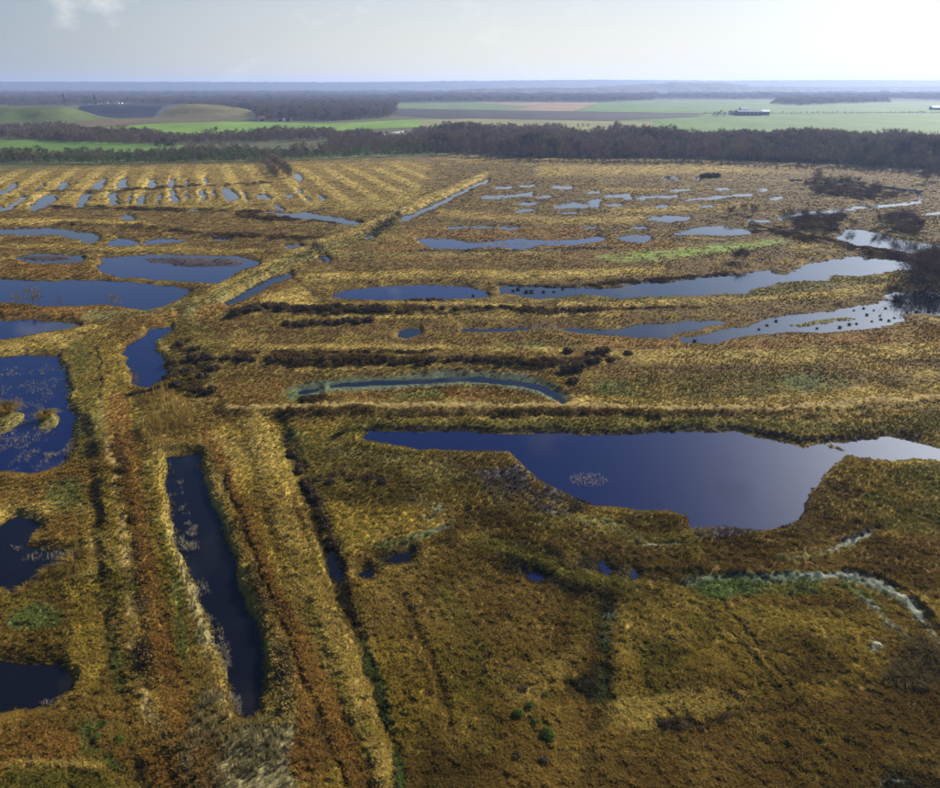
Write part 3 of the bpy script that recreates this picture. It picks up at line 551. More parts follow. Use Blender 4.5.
STRIPE_A = math.radians(-20.8)
def cover(x, y):
    """height, ground colour, plant kind and pond depth at ground points (x, y)"""
    n = len(x)
    w1x = fbm(x, y, 5.0, 3, 11) - .5; w1y = fbm(x, y, 5.0, 3, 23) - .5
    w2x = fbm(x, y, 1.1, 2, 31) - .5; w2y = fbm(x, y, 1.1, 2, 43) - .5
    dist = np.hypot(x, y)
    am = np.clip(dist / 90.0, 0.55, 2.2)
    xp = x + 1.3 * am * w1x + 0.5 * am * w2x; yp = y + 1.6 * am * w1y + 0.6 * am * w2y
    u, v, dep = to_pix(xp, yp); u0, v0, _ = to_pix(x, y)
    mpp = dep / F
    wd, wid = worley(x + .5 * w2x, y + .5 * w2y, .62, 201); wd2, wid2 = worley(x + 1.5 * w1x, y + 1.5 * w1y, 3.4, 211)
    clump = 1 - np.clip(wd / .75, 0, 1)                      # 1 in the heart of a tussock, 0 in the gap between tussocks
    # base: gold / straw / brown patches
    a = fbm(x, y, 14.0, 4, 51); b = fbm(x, y, 2.6, 3, 61)
    C = {k: np.array(KIND[k][0]) for k in KN}
    t = np.clip((0.6 * a + 0.4 * b - 0.5) * 5.5, -1, 1)[:, None]
    col = np.where(t > 0, C['gold'] * (1 - t) + C['straw'] * .8 * t, C['gold'] * (1 + t) + C['brown'] * (-t))
    kind = np.where(t[:, 0] > 0.35, KI['straw'], np.where(t[:, 0] < -0.4, KI['brown'], KI['gold']))
    ol = sst(.48, .66, fbm(x, y, 9.0, 3, 71))[:, None] * .6; col = col * (1 - ol) + C['olive'] * ol
    ru = sst(.50, .66, fbm(x, y, 17.0, 4, 73))[:, None] * .6; col = col * (1 - ru) + (C['rust'] * .45 + C['brown'] * .55) * ru
    # old peat cuttings: parallel straw ridges in the far left
    s = x * math.cos(STRIPE_A) - y * math.sin(STRIPE_A)
    zone = sst(0, 14, sd_poly(u0, v0, [(-80,164),(430,160),(455,178),(400,206),(360,214),(280,211),(150,209),(40,212),(-80,215)]))
    st = sst(-.2, .6, np.sin(2 * math.pi * (s + 1.2 * w1x) / 12.4 + 2.2) + .8 * (fbm(x, y, 6, 2, 81) - .5)) 
    zz = (zone * .9)[:, None]
    scol = C['straw'] * st[:, None] + (C['brown'] * .6 + C['gold'] * .4) * (1 - st[:, None])
    zz = zz * (.55 + .5 * fbm(x, y, 18, 2, 83))[:, None]; col = col * (1 - zz) + scol * zz
    kind = np.where((zone > .5) & (st > .5), KI['straw'], np.where((zone > .5), KI['brown'], kind))
    dither = hash2(np.floor(x * 50), np.floor(y * 50), 5)
    patch = 0.25 + 1.15 * sst(.28, .62, fbm(x, y, 2.4, 4, 91))
    for ki, typ, pts, w, soft, k in PAINT:
        sd = sd_poly(u, v, pts) if typ == 'p' else sd_line(u, v, pts, w)
        if sd.max() <= -13.9: continue
        m = sst(-soft * .5, soft * .5, sd)
        i = np.nonzero(m > 0.01)[0]
        if len(i) == 0: continue
        mm = np.clip(m[i] * k * (patch[i] if k <= .9 or KN[ki] in ('dark', 'heath') else 1), 0, 1)
        col[i] = col[i] * (1 - mm[:, None]) + C[KN[ki]] * mm[:, None]
        kind[i] = np.where(mm > dither[i], ki, kind[i])
    # ponds
    psd = np.full(n, -14.0); pid = np.full(n, -1)
    for j, (lab, shapes) in enumerate(PONDS):
        for typ, pts, w in shapes:
            sd = sd_poly(u, v, pts) if typ == 'p' else sd_line(u, v, pts, w)
            g = sd > psd; psd[g] = sd[g]; pid[g] = j
    for typ, pts, w in ISLES:
        sd = sd_poly(u, v, pts) if typ == 'p' else sd_line(u, v, pts, w)
        psd = np.minimum(psd, np.where(sd > -13.9, -sd, psd))
        isl = np.nonzero(sd > 0)[0]
        mudk = KI['mud'] if typ == 'p' and pts[0][1] < 262 else KI['sedge']
        col[isl] = C[KN[mudk]]; kind[isl] = mudk
    psd = psd + (.25 + 3.6 * (fbm(x, y, 3.2, 3, 221) - .5)) * np.clip((290 - v0) / 80, 0, 1) * (psd > -13)
    sdm = psd * mpp
    col = col * (.80 + .18 * wid + .24 * wid2)[:, None]
    # relief
    z = 0.10 * (fbm(x, y, 3.0, 3, 101)) + 0.12 * fbm(x, y, 0.9, 2, 111) + 0.18 * fbm(x, y, 16, 2, 121)
    z = z + 0.11 * sst(0, .8, clump) * (.4 + 1.1 * wid) + 0.07 * wid2
    for pts, w, h in RELIEF:
        sd = sd_line(u, v, pts, w); z = z + h * (.6 if h > 0 else 1.0) * sst(-w * .6, w * .4, sd)
    z = z + 0.15 * zone * st
    shore = sst(0.0, 1.0, -sdm)                       # 0 at the waterline, 1 a metre inland
    z = np.where(sdm > 0, WATER_Z - .04 - np.minimum(1.0, .45 * sdm), WATER_Z + .02 + np.maximum(.05, z - WATER_Z) * shore)
    wet = (1 - sst(0, .35, -sdm))[:, None] * .5
    col = col * (1 - wet) + C['peat'] * wet
    return z, col, kind, psd, pid, u0, v0, sdm, clump * (.5 + .8 * wid)
WATER_Z = -0.12

# ------------------------------------------------------------------ ground sheet and ponds
vs = np.concatenate([np.array([86.18,86.35,86.6,87,87.6,88.5]), np.arange(89.5, 168, 1.1), np.arange(168, 312, .72), np.arange(312, 830, 1.3), np.arange(830, 1500, 22)])
_, yrow = to_ground(CU, vs)
yrow = yrow[::-1]
sc_in = np.linspace(-.72, .72, 800)
scol = np.concatenate([np.array([-6,-3.5,-2.2,-1.5,-1.1,-.9,-.78]), sc_in, np.array([.78,.9,1.1,1.5,2.2,3.5,6])])
GX = scol[None, :] * (yrow[:, None] + 18.4); GY = np.repeat(yrow[:, None], len(scol), 1)
gx, gy = GX.ravel(), GY.ravel()
gz, gcol, gkind, gpsd, gpid, gu, gv, gsdm, gcl = cover(gx, gy)
thatch = 1 - .12 * (1 - sst(150, 380, np.hypot(gx, gy))) * np.array([KIND[k][3] for k in KN])[gkind]      # dark peat and dead thatch between the plants
gcol = gcol * thatch[:, None]
# beyond the marsh: flat farmland
farm = sst(400, 470, np.hypot(gx, gy))
gz = gz * (1 - farm); fc = np.array((0.085, 0.085, 0.035))
gcol = gcol * (1 - farm[:, None]) + fc * farm[:, None]
R, Cn = GX.shape
ii = np.arange(R * Cn).reshape(R, Cn)
quads = np.stack([ii[:-1, :-1], ii[:-1, 1:], ii[1:, 1:], ii[1:, :-1]], -1).reshape(-1, 4)
ground = np_mesh('ground', np.stack([gx, gy, gz], 1), quads, M_GROUND)
at = ground.data.color_attributes.new('col', 'FLOAT_COLOR', 'POINT')
at.data.foreach_set('color', np.concatenate([gcol, np.ones((len(gcol), 1))], 1).astype(np.float32).ravel())
tag(ground, 'golden brown marsh ground of grass tussocks, dykes and ruts', kind='structure')
near_pond = gpsd > -3.2
for j, (lab, shapes) in enumerate(PONDS):
    ok = near_pond & (gpid == j)
    q = quads[ok[quads].any(1)]
    if len(q) == 0: continue
    ids, inv = np.unique(q, return_inverse=True)
    V = np.stack([gx[ids], gy[ids], np.full(len(ids), WATER_Z + .002 * (j % 7))], 1)
    o = np_mesh('pond', V, inv.reshape(-1, 4), M_WATER_SKYTINT if ('blue' in lab and 'pale' not in lab) or 'navy' in lab else M_WATER)
    tag(o, lab, kind='structure')

# ------------------------------------------------------------------ plants too many to count: tufts spread over the ground
def blade_tuft(rng, n, h, spread, width, droop, up=0.0):
    V = []; Fc = []
    for i in range(n):
        a = rng.uniform(0, 2 * math.pi); r0 = rng.uniform(0, .35) * spread; L_ = h * rng.uniform(.55, 1.1); out = spread * rng.uniform(.2, 1.0) * (1 - up)
        bx, by = r0 * math.cos(a), r0 * math.sin(a); w = width * rng.uniform(.6, 1.3); px, py = -math.sin(a) * w, math.cos(a) * w
        mx, my, mz = bx + math.cos(a) * out * .5, by + math.sin(a) * out * .5, L_ * .75
        tx, ty, tz = bx + math.cos(a) * out * 1.1, by + math.sin(a) * out * 1.1, L_ * (1 - droop * rng.uniform(0, 1))
        k = len(V); V += [(bx - px, by - py, -.12), (bx + px, by + py, -.12), (mx + px * .8, my + py * .8, mz), (mx - px * .8, my - py * .8, mz), (tx, ty, tz)]
        Fc += [(k, k + 1, k + 2, k + 3), (k + 3, k + 2, k + 4)]
    return V, Fc
def shrub_dome(rng, n, leaf):
    V = []; Fc = []
    for i in range(n):
        a = rng.uniform(0, 2 * math.pi); e = math.asin(rng.uniform(.02, 1)); r = rng.uniform(.55, 1.05)
        c = np.array((r * math.cos(e) * math.cos(a), r * math.cos(e) * math.sin(a), r * math.sin(e)))
        d1 = rng.normal(size=3); d1 /= np.linalg.norm(d1); d2 = np.cross(d1, rng.normal(size=3)); d2 /= np.linalg.norm(d2)
        s = leaf * rng.uniform(.6, 1.4); k = len(V)
        V += [tuple(c + d1 * s), tuple(c - d1 * s * .4 + d2 * s * .7), tuple(c - d1 * s * .4 - d2 * s * .7)]; Fc.append((k, k + 1, k + 2))
    return V, Fc
PROTO = bpy.data.collections.new('plant_shapes')
def proto(name, VF):
    o = mesh_obj(name, VF[0], VF[1], M_TUFT, link=False); PROTO.objects.link(o)
r_ = np.random.default_rng(3)
for i in range(4): proto('p0%d' % i, blade_tuft(r_, 26, 1.0, .8, .06, .55))          # grass tussock (unit height)
for i in range(3): proto('p1%d' % i, shrub_dome(r_, 90, .2))                            # low shrub
for i in range(3): proto('p2%d' % i, blade_tuft(r_, 16, 1.0, .28, .016, .25, .2))       # upright reed
for i in range(3): proto('p3%d' % i, blade_tuft(r_, 4, 1.0, .5, .022, .4))              # a few broken stems
FAM0 = {'grass': (0, 4), 'shrub': (4, 3), 'reed': (7, 3)}

def inst_tree():
    ng = bpy.data.node_groups.new('scatter_plants', 'GeometryNodeTree')
    ng.interface.new_socket('Geometry', in_out='INPUT', socket_type='NodeSocketGeometry'); ng.interface.new_socket('Geometry', in_out='OUTPUT', socket_type='NodeSocketGeometry')
    return ng
def scatter(name, P, scl, rot, idx, colr, label, coll):
    me = bpy.data.meshes.new(name); me.vertices.add(len(P)); me.vertices.foreach_set('co', P.astype(np.float32).ravel())
    a = me.attributes.new('scl', 'FLOAT_VECTOR', 'POINT'); a.data.foreach_set('vector', scl.astype(np.float32).ravel())
    a = me.attributes.new('rot', 'FLOAT_VECTOR', 'POINT'); a.data.foreach_set('vector', rot.astype(np.float32).ravel())
    a = me.attributes.new('idx', 'INT', 'POINT'); a.data.foreach_set('value', idx.astype(np.int32))
    if colr is not None:
        a = me.attributes.new('col', 'FLOAT_COLOR', 'POINT'); a.data.foreach_set('color', np.concatenate([colr, np.ones((len(P), 1))], 1).astype(np.float32).ravel())
    o = bpy.data.objects.new(name, me); COL.objects.link(o)
    ng = inst_tree(); N = ng.nodes.new; L = ng.links.new
    gi = N('NodeGroupInput'); go = N('NodeGroupOutput'); ip = N('GeometryNodeInstanceOnPoints'); ci = N('GeometryNodeCollectionInfo')
    ci.inputs['Collection'].default_value = coll; ci.inputs['Separate Children'].default_value = True; ci.inputs['Reset Children'].default_value = True
    def na(nm, dt):
        q = N('GeometryNodeInputNamedAttribute'); q.data_type = dt; q.inputs['Name'].default_value = nm; return q.outputs['Attribute']
    L(gi.outputs[0], ip.inputs['Points']); L(ci.outputs[0], ip.inputs['Instance']); ip.inputs['Pick Instance'].default_value = True
    L(na('idx', 'INT'), ip.inputs['Instance Index']); L(na('scl', 'FLOAT_VECTOR'), ip.inputs['Scale'])
    er = N('FunctionNodeEulerToRotation'); L(na('rot', 'FLOAT_VECTOR'), er.inputs[0]); L(er.outputs[0], ip.inputs['Rotation'])
    L(ip.outputs[0], go.inputs[0])
    md = o.modifiers.new('scatter', 'NODES'); md.node_group = ng
    tag(o, label, kind='stuff'); return o

def stratified():
    us = []; vs_ = []
    v = 160.0
    while v < 850:
        c = np.interp(v, [160, 300, 500, 850], [1.5, 1.7, 2.1, 2.8])
        n = int(1090 / c); us.append(-75 + (np.arange(n) + RNG.random(n)) * c); vs_.append(v + RNG.random(n) * c); v += c
    return np.concatenate(us), np.concatenate(vs_)
tu, tv = stratified(); tx, ty = to_ground(tu, tv)
tz, tcol, tkind, tpsd, tpid, _, _, tsdm, tcl = cover(tx, ty)
rnd = RNG.random(len(tx)); dist = np.hypot(np.hypot(tx, ty), CH)
dens = np.array([KIND[k][3] for k in KN])[tkind]; hgt = np.array([KIND[k][2] for k in KN])[tkind]; fam = np.array([['grass','shrub','reed'].index(KIND[k][1]) for k in KN])[tkind]
is_reed = (fam == 2) & (tkind == KI['reed'])
gone = fbm(tx, ty, 1.6, 2, 131)
land = (tsdm < -0.05) | ((tsdm < .35) & (rnd < .22) & (gone > .45)) | ((tv > 300) & (tsdm < 1.6) & (rnd < np.where(tu < 265, .6, .4) * np.exp(-np.maximum(tsdm, 0) / np.where(tu < 265, .5, .3))) & (gone > .42))
emergent = is_reed & (tsdm > -0.05) & (rnd < .55) & (gone > .52)
near = 1 - sst(90, 220, np.hypot(tx, ty))
keep = (land & (rnd < dens * (0.65 + 0.7 * gone) * (1 - near * .25 * (1 - sst(.05, .5, tcl))))) | emergent
keep &= np.hypot(tx, ty) < 455
tz = np.where(emergent, WATER_Z - .1, tz)
jit = 0.86 + 0.28 * RNG.random(len(tx)); tint = 1 + (RNG.random((len(tx), 3)) - .5) * .10
tcol2 = np.clip(tcol * jit[:, None] * tint, 0, 1)
grow = np.clip(dist / 120.0, 1.0, 2.6)                 # distant tufts stand for a whole cluster
sxy = np.where(fam == 0, .34, np.where(fam == 1, .55, .7)) * (0.7 + .7 * RNG.random(len(tx))) * grow
sz = hgt * (0.45 + .7 * RNG.random(len(tx)) + .35 * tcl) * np.clip(grow, 1, 1.35) * (0.38 + 0.95 * sst(.3, .7, fbm(tx, ty, 5.5, 3, 141)))
shore_t = np.clip(-tsdm, 0, 1); sz *= np.where(emergent, .7, .35 + .65 * shore_t)
rot = np.stack([(RNG.random(len(tx)) - .5) * .3, (RNG.random(len(tx)) - .5) * .3, RNG.random(len(tx)) * 6.283], 1)
base_i = np.array([0, 4, 7])[fam]; cnt = np.array([4, 3, 3])[fam]
tidx = base_i + np.floor(RNG.random(len(tx)) * cnt).astype(int)
P = np.stack([tx, ty, tz], 1); S = np.stack([sxy, sxy, sz], 1)
for nm, sel, lab in [('grass', keep & (fam == 0), 'gold and brown tussock grass covering the whole marsh'),
                     ('heather', keep & (fam == 1), 'dark brown heather growing along the banks'),
                     ('reeds', keep & (fam == 2), 'pale dry reeds standing along the ditches and pool edges')]:
    i = np.nonzero(sel)[0]
    scatter(nm, P[i], S[i], rot[i], tidx[i], tcol2[i], lab, PROTO)
print('tufts', int(keep.sum()), 'ground quads', len(quads))

# ------------------------------------------------------------------ farmland beyond the marsh
def field(label, pts, rgb, z, furrow=None):
    m = mat_plain('field_' + label.split()[0], rgb, var=0.28, size=0.02, stretch=(1, 0.35, 1))
    P = [to_ground(u, v) for u, v in pts]
    o = mesh_obj('field', [(x, y, z) for x, y in P], [tuple(range(len(P)))], m); tag(o, label, kind='structure')
field('bright green winter crop behind the hedge', [(100,128),(150,124.2),(215,121.7),(330,124),(420,119.6),(485,120.6),(445,126),(330,131.5),(215,137),(150,137)], (0.130, 0.215, 0.022), .30)
field('green pasture strip behind the young plantation', [(-80,139),(30,140),(80,142),(185,146),(170,152),(-80,153)], (0.085, 0.150, 0.025), .26)
field('rough green ground under the young plantation', [(-90,153),(180,152),(330,147),(432,141),(432,156),(262,162),(120,164.5),(-90,164)], (0.080, 0.095, 0.028), .20)
field('pale green field before the far wood', [(395,103.7),(470,102.6),(532,107),(505,110.6),(398,108.6)], (0.095, 0.145, 0.036), .34)
field('tan stubble field beside the pale green one', [(470,102.5),(600,102.8),(573,111.6),(505,110.7),(533,107)], (0.230, 0.150, 0.075), .38)
field('dark ploughed strip across the plain', [(388,109),(505,111),(605,112.6),(700,114),(694,117.2),(605,121),(450,119),(386,115)], (0.032, 0.026, 0.024), .32)
field('olive stubble field above the bare wood', [(420,120.8),(470,119),(605,121.6),(655,122.2),(640,133),(500,134),(425,129)], (0.175, 0.165, 0.055), .36)
field('wide light green field along the far wood', [(600,103),(640,100.6),(760,100.4),(1000,103),(1000,112.6),(705,113.8),(605,112.2),(575,111.8)], (0.085, 0.150, 0.022), .40)
field('green field right above the dark wood', [(606,121.4),(700,117.3),(706,114.2),(1000,113),(1000,136),(640,133),(656,122)], (0.075, 0.140, 0.016), .28)
field('pale sandy clearing among the bare scrub', [(381,135),(392,132.5),(404,131.2),(406,134),(403,137),(386,137.6)], (0.42, 0.39, 0.33), .24)
field('thin pale clearing at the edge of the wood', [(514,132.4),(530,132),(531,133.6),(515,134)], (0.38, 0.36, 0.30), .22)
field('brown rough grass under the landfill', [(60,121),(150,118.6),(260,121),(150,124),(100,127.8),(60,127)], (0.105, 0.078, 0.034), .42)

def heap(name, label, u0, u1, d0, d1, H, mat, side=(.15, .15), front=.4, rough=.8, ns=90, nt_=24, seed=5, crest=None):
    """a mound: lateral span in photo pixels at distance d0, depth d0..d1 metres, height H"""
    s = np.linspace(0, 1, ns); t = np.linspace(0, 1, nt_); S, T = np.meshgrid(s, t)
    Y = d0 + T * (d1 - d0); dep = d0 * CP + CH * SP
    X = ((u0 + (u1 - u0) * S) - CU) / F * dep
    h = H * sst(0, side[0], S) * (1 - sst(1 - side[1], 1, S)) * sst(0, front, T) * (1 - sst(.75, 1, T))
    if crest is not None: h = h * np.interp(S, *crest)
    Z = h + rough * (fbm(X.ravel(), Y.ravel(), 30, 4, seed).reshape(X.shape) - .5) * (h > .3) * 2 - .4
    ii = np.arange(ns * nt_).reshape(nt_, ns); q = np.stack([ii[:-1, :-1], ii[:-1, 1:], ii[1:, 1:], ii[1:, :-1]], -1).reshape(-1, 4)
    o = np_mesh(name, np.stack([X.ravel(), Y.ravel(), Z.ravel()], 1), q, mat); tag(o, label, kind='structure'); return o
heap('hill', 'green grassed mound rising at the left edge', -120, 64, 840, 1000, 15.5, mat_plain('mound_grass', (0.072, 0.095, 0.024), var=.5, size=.03), (.1, .3), .5, 2.6)
heap('embankment', 'dark bare landfill bank with a flat top', 57, 152, 985, 1180, 15.2, mat_plain('dark_liner', (0.040, 0.046, 0.066), var=.35, size=.04, stretch=(1, 1, 5)), (.05, .04), .35, .8, seed=9)
heap('hill', 'olive grassed slope at the end of the landfill bank', 143, 268, 990, 1190, 13.6, mat_plain('slope_grass', (0.112, 0.096, 0.030), var=.3, size=.03), (.06, .8), .4, 2.8, seed=13)
M_RIDGE = mat_plain('distant_woods', (0.060, 0.062, 0.040), var=.45, size=.01)
def ridge(label, u0, u1, d0, d1, H, crest, seed, rough):
    heap('hill', label, u0, u1, d0, d1, H, M_RIDGE, (.12, .12), .6, rough, 420, 26, seed, crest)
ridge('farthest wooded ridge along the whole horizon', -250, 1200, 5200, 6500, 79, ([0, .25, .4, .52, .6, .7, .8, 1], [.9, .86, .84, .97, 1.07, .98, 1.03, .9]), 21, 9)
ridge('nearer wooded hill right of centre', 590, 800, 3500, 4200, 54, ([0, .3, .5, .75, 1], [.55, .8, 1.0, 1.0, .6]), 22, 8)
ridge('low blue rise behind the far wood', 430, 700, 3000, 3600, 31, ([0, .5, 1], [.8, 1, .9]), 23, 7)
ridge('low blue rise at the right edge', 760, 1150, 3600, 4400, 40, ([0, .3, .7, 1], [1, .8, .9, .9]), 24, 8)

# ------------------------------------------------------------------ trees: built once per shape, then copied
def tube(V, Fc, p, q, r0, r1, k=5):
    d = (q - p); d /= np.linalg.norm(d) + 1e-9; a = np.cross(d, (0, 0, 1) if abs(d[2]) < .9 else (1, 0, 0)); a /= np.linalg.norm(a); b = np.cross(d, a); n0 = len(V)
    for c, r in ((p, r0), (q, r1)):
        for i in range(k):
            t = 2 * math.pi * i / k; V.append(tuple(c + r * (math.cos(t) * a + math.sin(t) * b)))
    for i in range(k): Fc.append((n0 + i, n0 + (i + 1) % k, n0 + k + (i + 1) % k, n0 + k + i))
def grow_tree(rng, h, cr, trunk_share, limbs, twigs, sliver, twig_len, upward=.5):
    """tapered trunk with limbs, crown of thin twigs; returns (wood, crown)"""
    WV, WF, TV, TF = [], [], [], []; r0 = h * .016
    pts = [np.array((0., 0., -.3))]; 
    for i in range(1, 6): pts.append(np.array((rng.normal() * h * .012 * i, rng.normal() * h * .012 * i, h * .9 * i / 5)))
    for i in range(5): tube(WV, WF, pts[i], pts[i + 1], r0 * (1 - i / 5.6), r0 * (1 - (i + 1) / 5.6))
    tips = []
    for j in range(limbs):
        f = trunk_share + (1 - trunk_share) * (j + rng.random()) / limbs; k = min(4, int(f * 5)); base = pts[k] + (pts[k + 1] - pts[k]) * (f * 5 - k) if f < 1 else pts[5]
        az = rng.uniform(0, 6.283); L_ = cr * (1.05 - .55 * f) * rng.uniform(.7, 1.15); d = np.array((math.cos(az), math.sin(az), upward * rng.uniform(.5, 1.6)))
        mid = base + d * L_ * .55; end = mid + (d + np.array((0, 0, .35))) * L_ * .5
        tube(WV, WF, base, mid, r0 * .42 * (1.1 - f), r0 * .25 * (1.1 - f), 4); tube(WV, WF, mid, end, r0 * .25 * (1.1 - f), r0 * .08, 4)
        tips += [(mid, d, L_), (end, d, L_ * .8), ((mid + end) / 2, d, L_)]
    tips.append((pts[5], np.array((0, 0, 1.)), cr * .6))
    for i in range(twigs):
        c, d, L_ = tips[rng.integers(len(tips))]; p = c + rng.normal(size=3) * L_ * .26
        dr = d * .5 + rng.normal(size=3) * .6 + np.array((0, 0, .3)); dr /= np.linalg.norm(dr); ln = twig_len * rng.uniform(.5, 1.3)
        sd = np.cross(dr, rng.normal(size=3)); sd /= np.linalg.norm(sd) + 1e-9; w = sliver * rng.uniform(.6, 1.4); k = len(TV)
        TV += [tuple(p - sd * w), tuple(p + sd * w), tuple(p + dr * ln)]; TF.append((k, k + 1, k + 2))
    return (WV, WF), (TV, TF)
def conifer(rng, h, cr, n):
    WV, WF, TV, TF = [], [], [], []; tube(WV, WF, np.array((0, 0, -.3)), np.array((0, 0, h * .95)), h * .014, h * .003)
    for i in range(n):
        f = rng.random() ** .8; z = h * (.12 + .86 * f); r = cr * (1.05 - f) * math.sqrt(rng.uniform(.25, 1)); az = rng.uniform(0, 6.283)
        p = np.array((r * math.cos(az), r * math.sin(az), z + rng.normal() * h * .02)); o = np.array((math.cos(az), math.sin(az), -.35)); s = h * .05 * rng.uniform(.6, 1.4)
        sd = np.cross(o, (0, 0, 1)); sd /= np.linalg.norm(sd); k = len(TV); TV += [tuple(p - sd * s * .5), tuple(p + sd * s * .5), tuple(p + o * s * 1.6 + rng.normal(size=3) * s * .3)]; TF.append((k, k + 1, k + 2))
    return (WV, WF), (TV, TF)
def pine(rng, h, cr, n):
    W, _ = grow_tree(rng, h, cr, .45, 9, 0, .1, 1); TV, TF = [], []
    for cl in range(9):
        c = np.array((rng.normal() * cr * .45, rng.normal() * cr * .45, h * rng.uniform(.5, .97)))
        for i in range(n // 9):
            p = c + rng.normal(size=3) * np.array((cr * .3, cr * .3, h * .06)); d = rng.normal(size=3); d /= np.linalg.norm(d); e = np.cross(d, rng.normal(size=3)); e /= np.linalg.norm(e); s = .35 * rng.uniform(.6, 1.3)
            k = len(TV); TV += [tuple(p + d * s), tuple(p - d * s * .4 + e * s * .8), tuple(p - d * s * .4 - e * s * .8)]; TF.append((k, k + 1, k + 2))
    return W, (TV, TF)
rt = np.random.default_rng(11)
def make(name, parts, wood=M_BARK, leaf=M_TWIG, wn='trunk', cn='crown'):
    r = bpy.data.objects.new(name, None); r.empty_display_size = .3
    for nm, vf, m in ((wn, parts[0], wood), (cn, parts[1], leaf)):
        me = bpy.data.meshes.new(nm); me.from_pydata(vf[0], [], vf[1]); me.materials.append(m); o = bpy.data.objects.new(nm, me); o.parent = r
    return r
BARE = [make('bare_tree', grow_tree(rt, 12, 3.4, .22, 13, 420, .10, 1.5), leaf=(M_TWIG if i % 3 else M_TWIG2)) for i in range(6)]
YOUNG = [make('young_tree', grow_tree(rt, 6, 2.0, .12, 12, 340, .12, .8), leaf=(M_TWIG2 if i == 0 else M_YOUNG)) for i in range(4)]
HEDGE = [make('hedge_tree', grow_tree(rt, 8, 3.4, .08, 14, 420, .12, 1.2, .35), leaf=(M_TWIG if i % 2 else M_TWIG2)) for i in range(4)]
PINE = [make('pine_tree', pine(rt, 11, 3.2, 420), leaf=M_EVER) for i in range(3)]
SLIM = [make('slim_tree', conifer(rt, 22, 2.6, 420), leaf=M_EVER)]
WILLOW = [make('willow_bush', grow_tree(rt, 4.2, 3.0, .02, 24, 1300, .034, 1.1, .9), leaf=M_WIL, wn='stem', cn='twigs') for i in range(4)]
SCRUB = [make('bare_sapling', grow_tree(rt, 2.8, 1.2, .1, 11, 300, .022, .6, .8), leaf=M_TWIG2, wn='stem', cn='twigs') for i in range(2)]
def dome(rng, n, leaf, squash=1.0):
    W = ([], []); 
    for i in range(5):
        a = i * 1.257; tube(W[0], W[1], np.array((0, 0, -.15)), np.array((.5 * math.cos(a), .5 * math.sin(a), .6)), .04, .012, 4)
    V, Fc = [], []
    lob = [(rng.uniform(-.5, .5), rng.uniform(-.5, .5), rng.uniform(.1, .45), rng.uniform(.4, .75)) for _ in range(6)] + [(0, 0, .1, .85)]
    for i in range(n):
        cx, cy, cz, cr = lob[rng.integers(len(lob))]; d = rng.normal(size=3); d /= np.linalg.norm(d); d[2] = abs(d[2]); c = np.array((cx, cy, cz * squash)) + d * cr * rng.uniform(.6, 1.05) * np.array((1, 1, .85 * squash))
        e = rng.normal(size=3); e /= np.linalg.norm(e); f = np.cross(e, d); f /= np.linalg.norm(f) + 1e-9; s = leaf * rng.uniform(.5, 1.4); k = len(V)
        V += [tuple(c + e * s), tuple(c - e * s * .4 + f * s * .7), tuple(c - e * s * .4 - f * s * .7)]; Fc.append((k, k + 1, k + 2))
    return W, (V, Fc)
HEATH = [make('heather_bush', dome(rt, 620, .15, .8), leaf=M_HEATH, wn='stem', cn='foliage') for i in range(4)]
GORSE = [make('gorse_bush', dome(rt, 700, .10, 1.2), leaf=M_GORSE, wn='stem', cn='foliage') for i in range(2)]
def sedge(rng):
    return ([], []), blade_tuft(rng, 120, 1.0, 1.0, .03, .6)

def ground_z(x, y): return float(cover(np.array([x]), np.array([y]))[0][0])
def heights(pts):
    x = np.array([p[0] for p in pts]); y = np.array([p[1] for p in pts]); z = cover(x, y)[0]; far = sst(400, 470, np.hypot(x, y)); return z * (1 - far)
def plant(protos, spots, label, cat, group, smin=.8, smax=1.2, sizes=None, sq=None):
    """one individual per spot (photo pixel of its foot)"""
    P_ = [to_ground(u, v) for u, v in spots]; Z = heights(P_)
    for i, ((x, y), z) in enumerate(zip(P_, Z)):
        s = random.uniform(smin, smax) if sizes is None else sizes[i]; k = 1 if sq is None else sq
        o = copy_tree(protos[random.randrange(len(protos))], (x, y, max(z, WATER_Z - .05)), random.uniform(0, 6.28), (s * random.uniform(.9, 1.1), s * random.uniform(.9, 1.1), s * k * random.uniform(.9, 1.1)))
        lab = label[i] if isinstance(label, list) else label(spots[i][0]) if callable(label) else label
        tag(o, lab, cat, group)
def along(pts, n, jv=1.0, ju=None):
    pts = np.asarray(pts, float); seg = np.hypot(*np.diff(pts, axis=0).T); cum = np.concatenate([[0], np.cumsum(seg)]); out = []
    for i in range(n):
        t = cum[-1] * (i + random.random()) / n; out.append((np.interp(t, cum, pts[:, 0]), np.interp(t, cum, pts[:, 1]) + random.uniform(-jv, jv)))
    return out
def by_landmark(head, marks):
    return lambda u: head + ' ' + next(t for lim, t in marks if u < lim)
WOODM = [(480, 'at its left end'), (560, 'above the end of the canal'), (630, 'under the olive field'), (705, 'left of the farm'), (775, 'straight below the farm sheds'), (830, 'just right of the farm'), (890, 'below the blue copse'), (2000, 'at its right end')]
PLANTM = [(30, 'below the green mound'), (95, 'below the dark bank'), (150, 'left of the three pines'), (200, 'around the three dark pines'), (255, 'right of the three pines'), (300, 'over the slanting scrub strip'), (360, 'left of the sandy clearing'), (2000, 'below the sandy clearing')]
FRONT = [(432,153.5),(480,157.5),(560,160.5),(700,161.5),(850,166),(985,175)]
plant(BARE, along(FRONT, 110, 1.2), by_landmark('bare tree in the front row of the dark wood', WOODM), 'tree', 'trees along the front of the dark wood', .6, 1.1)
plant(BARE, along([(432,149),(560,156),(700,157),(850,161),(985,169)], 70, 1.5), by_landmark('bare tree in the second row of the dark wood', WOODM), 'tree', 'trees just inside the dark wood', .7, 1.12)
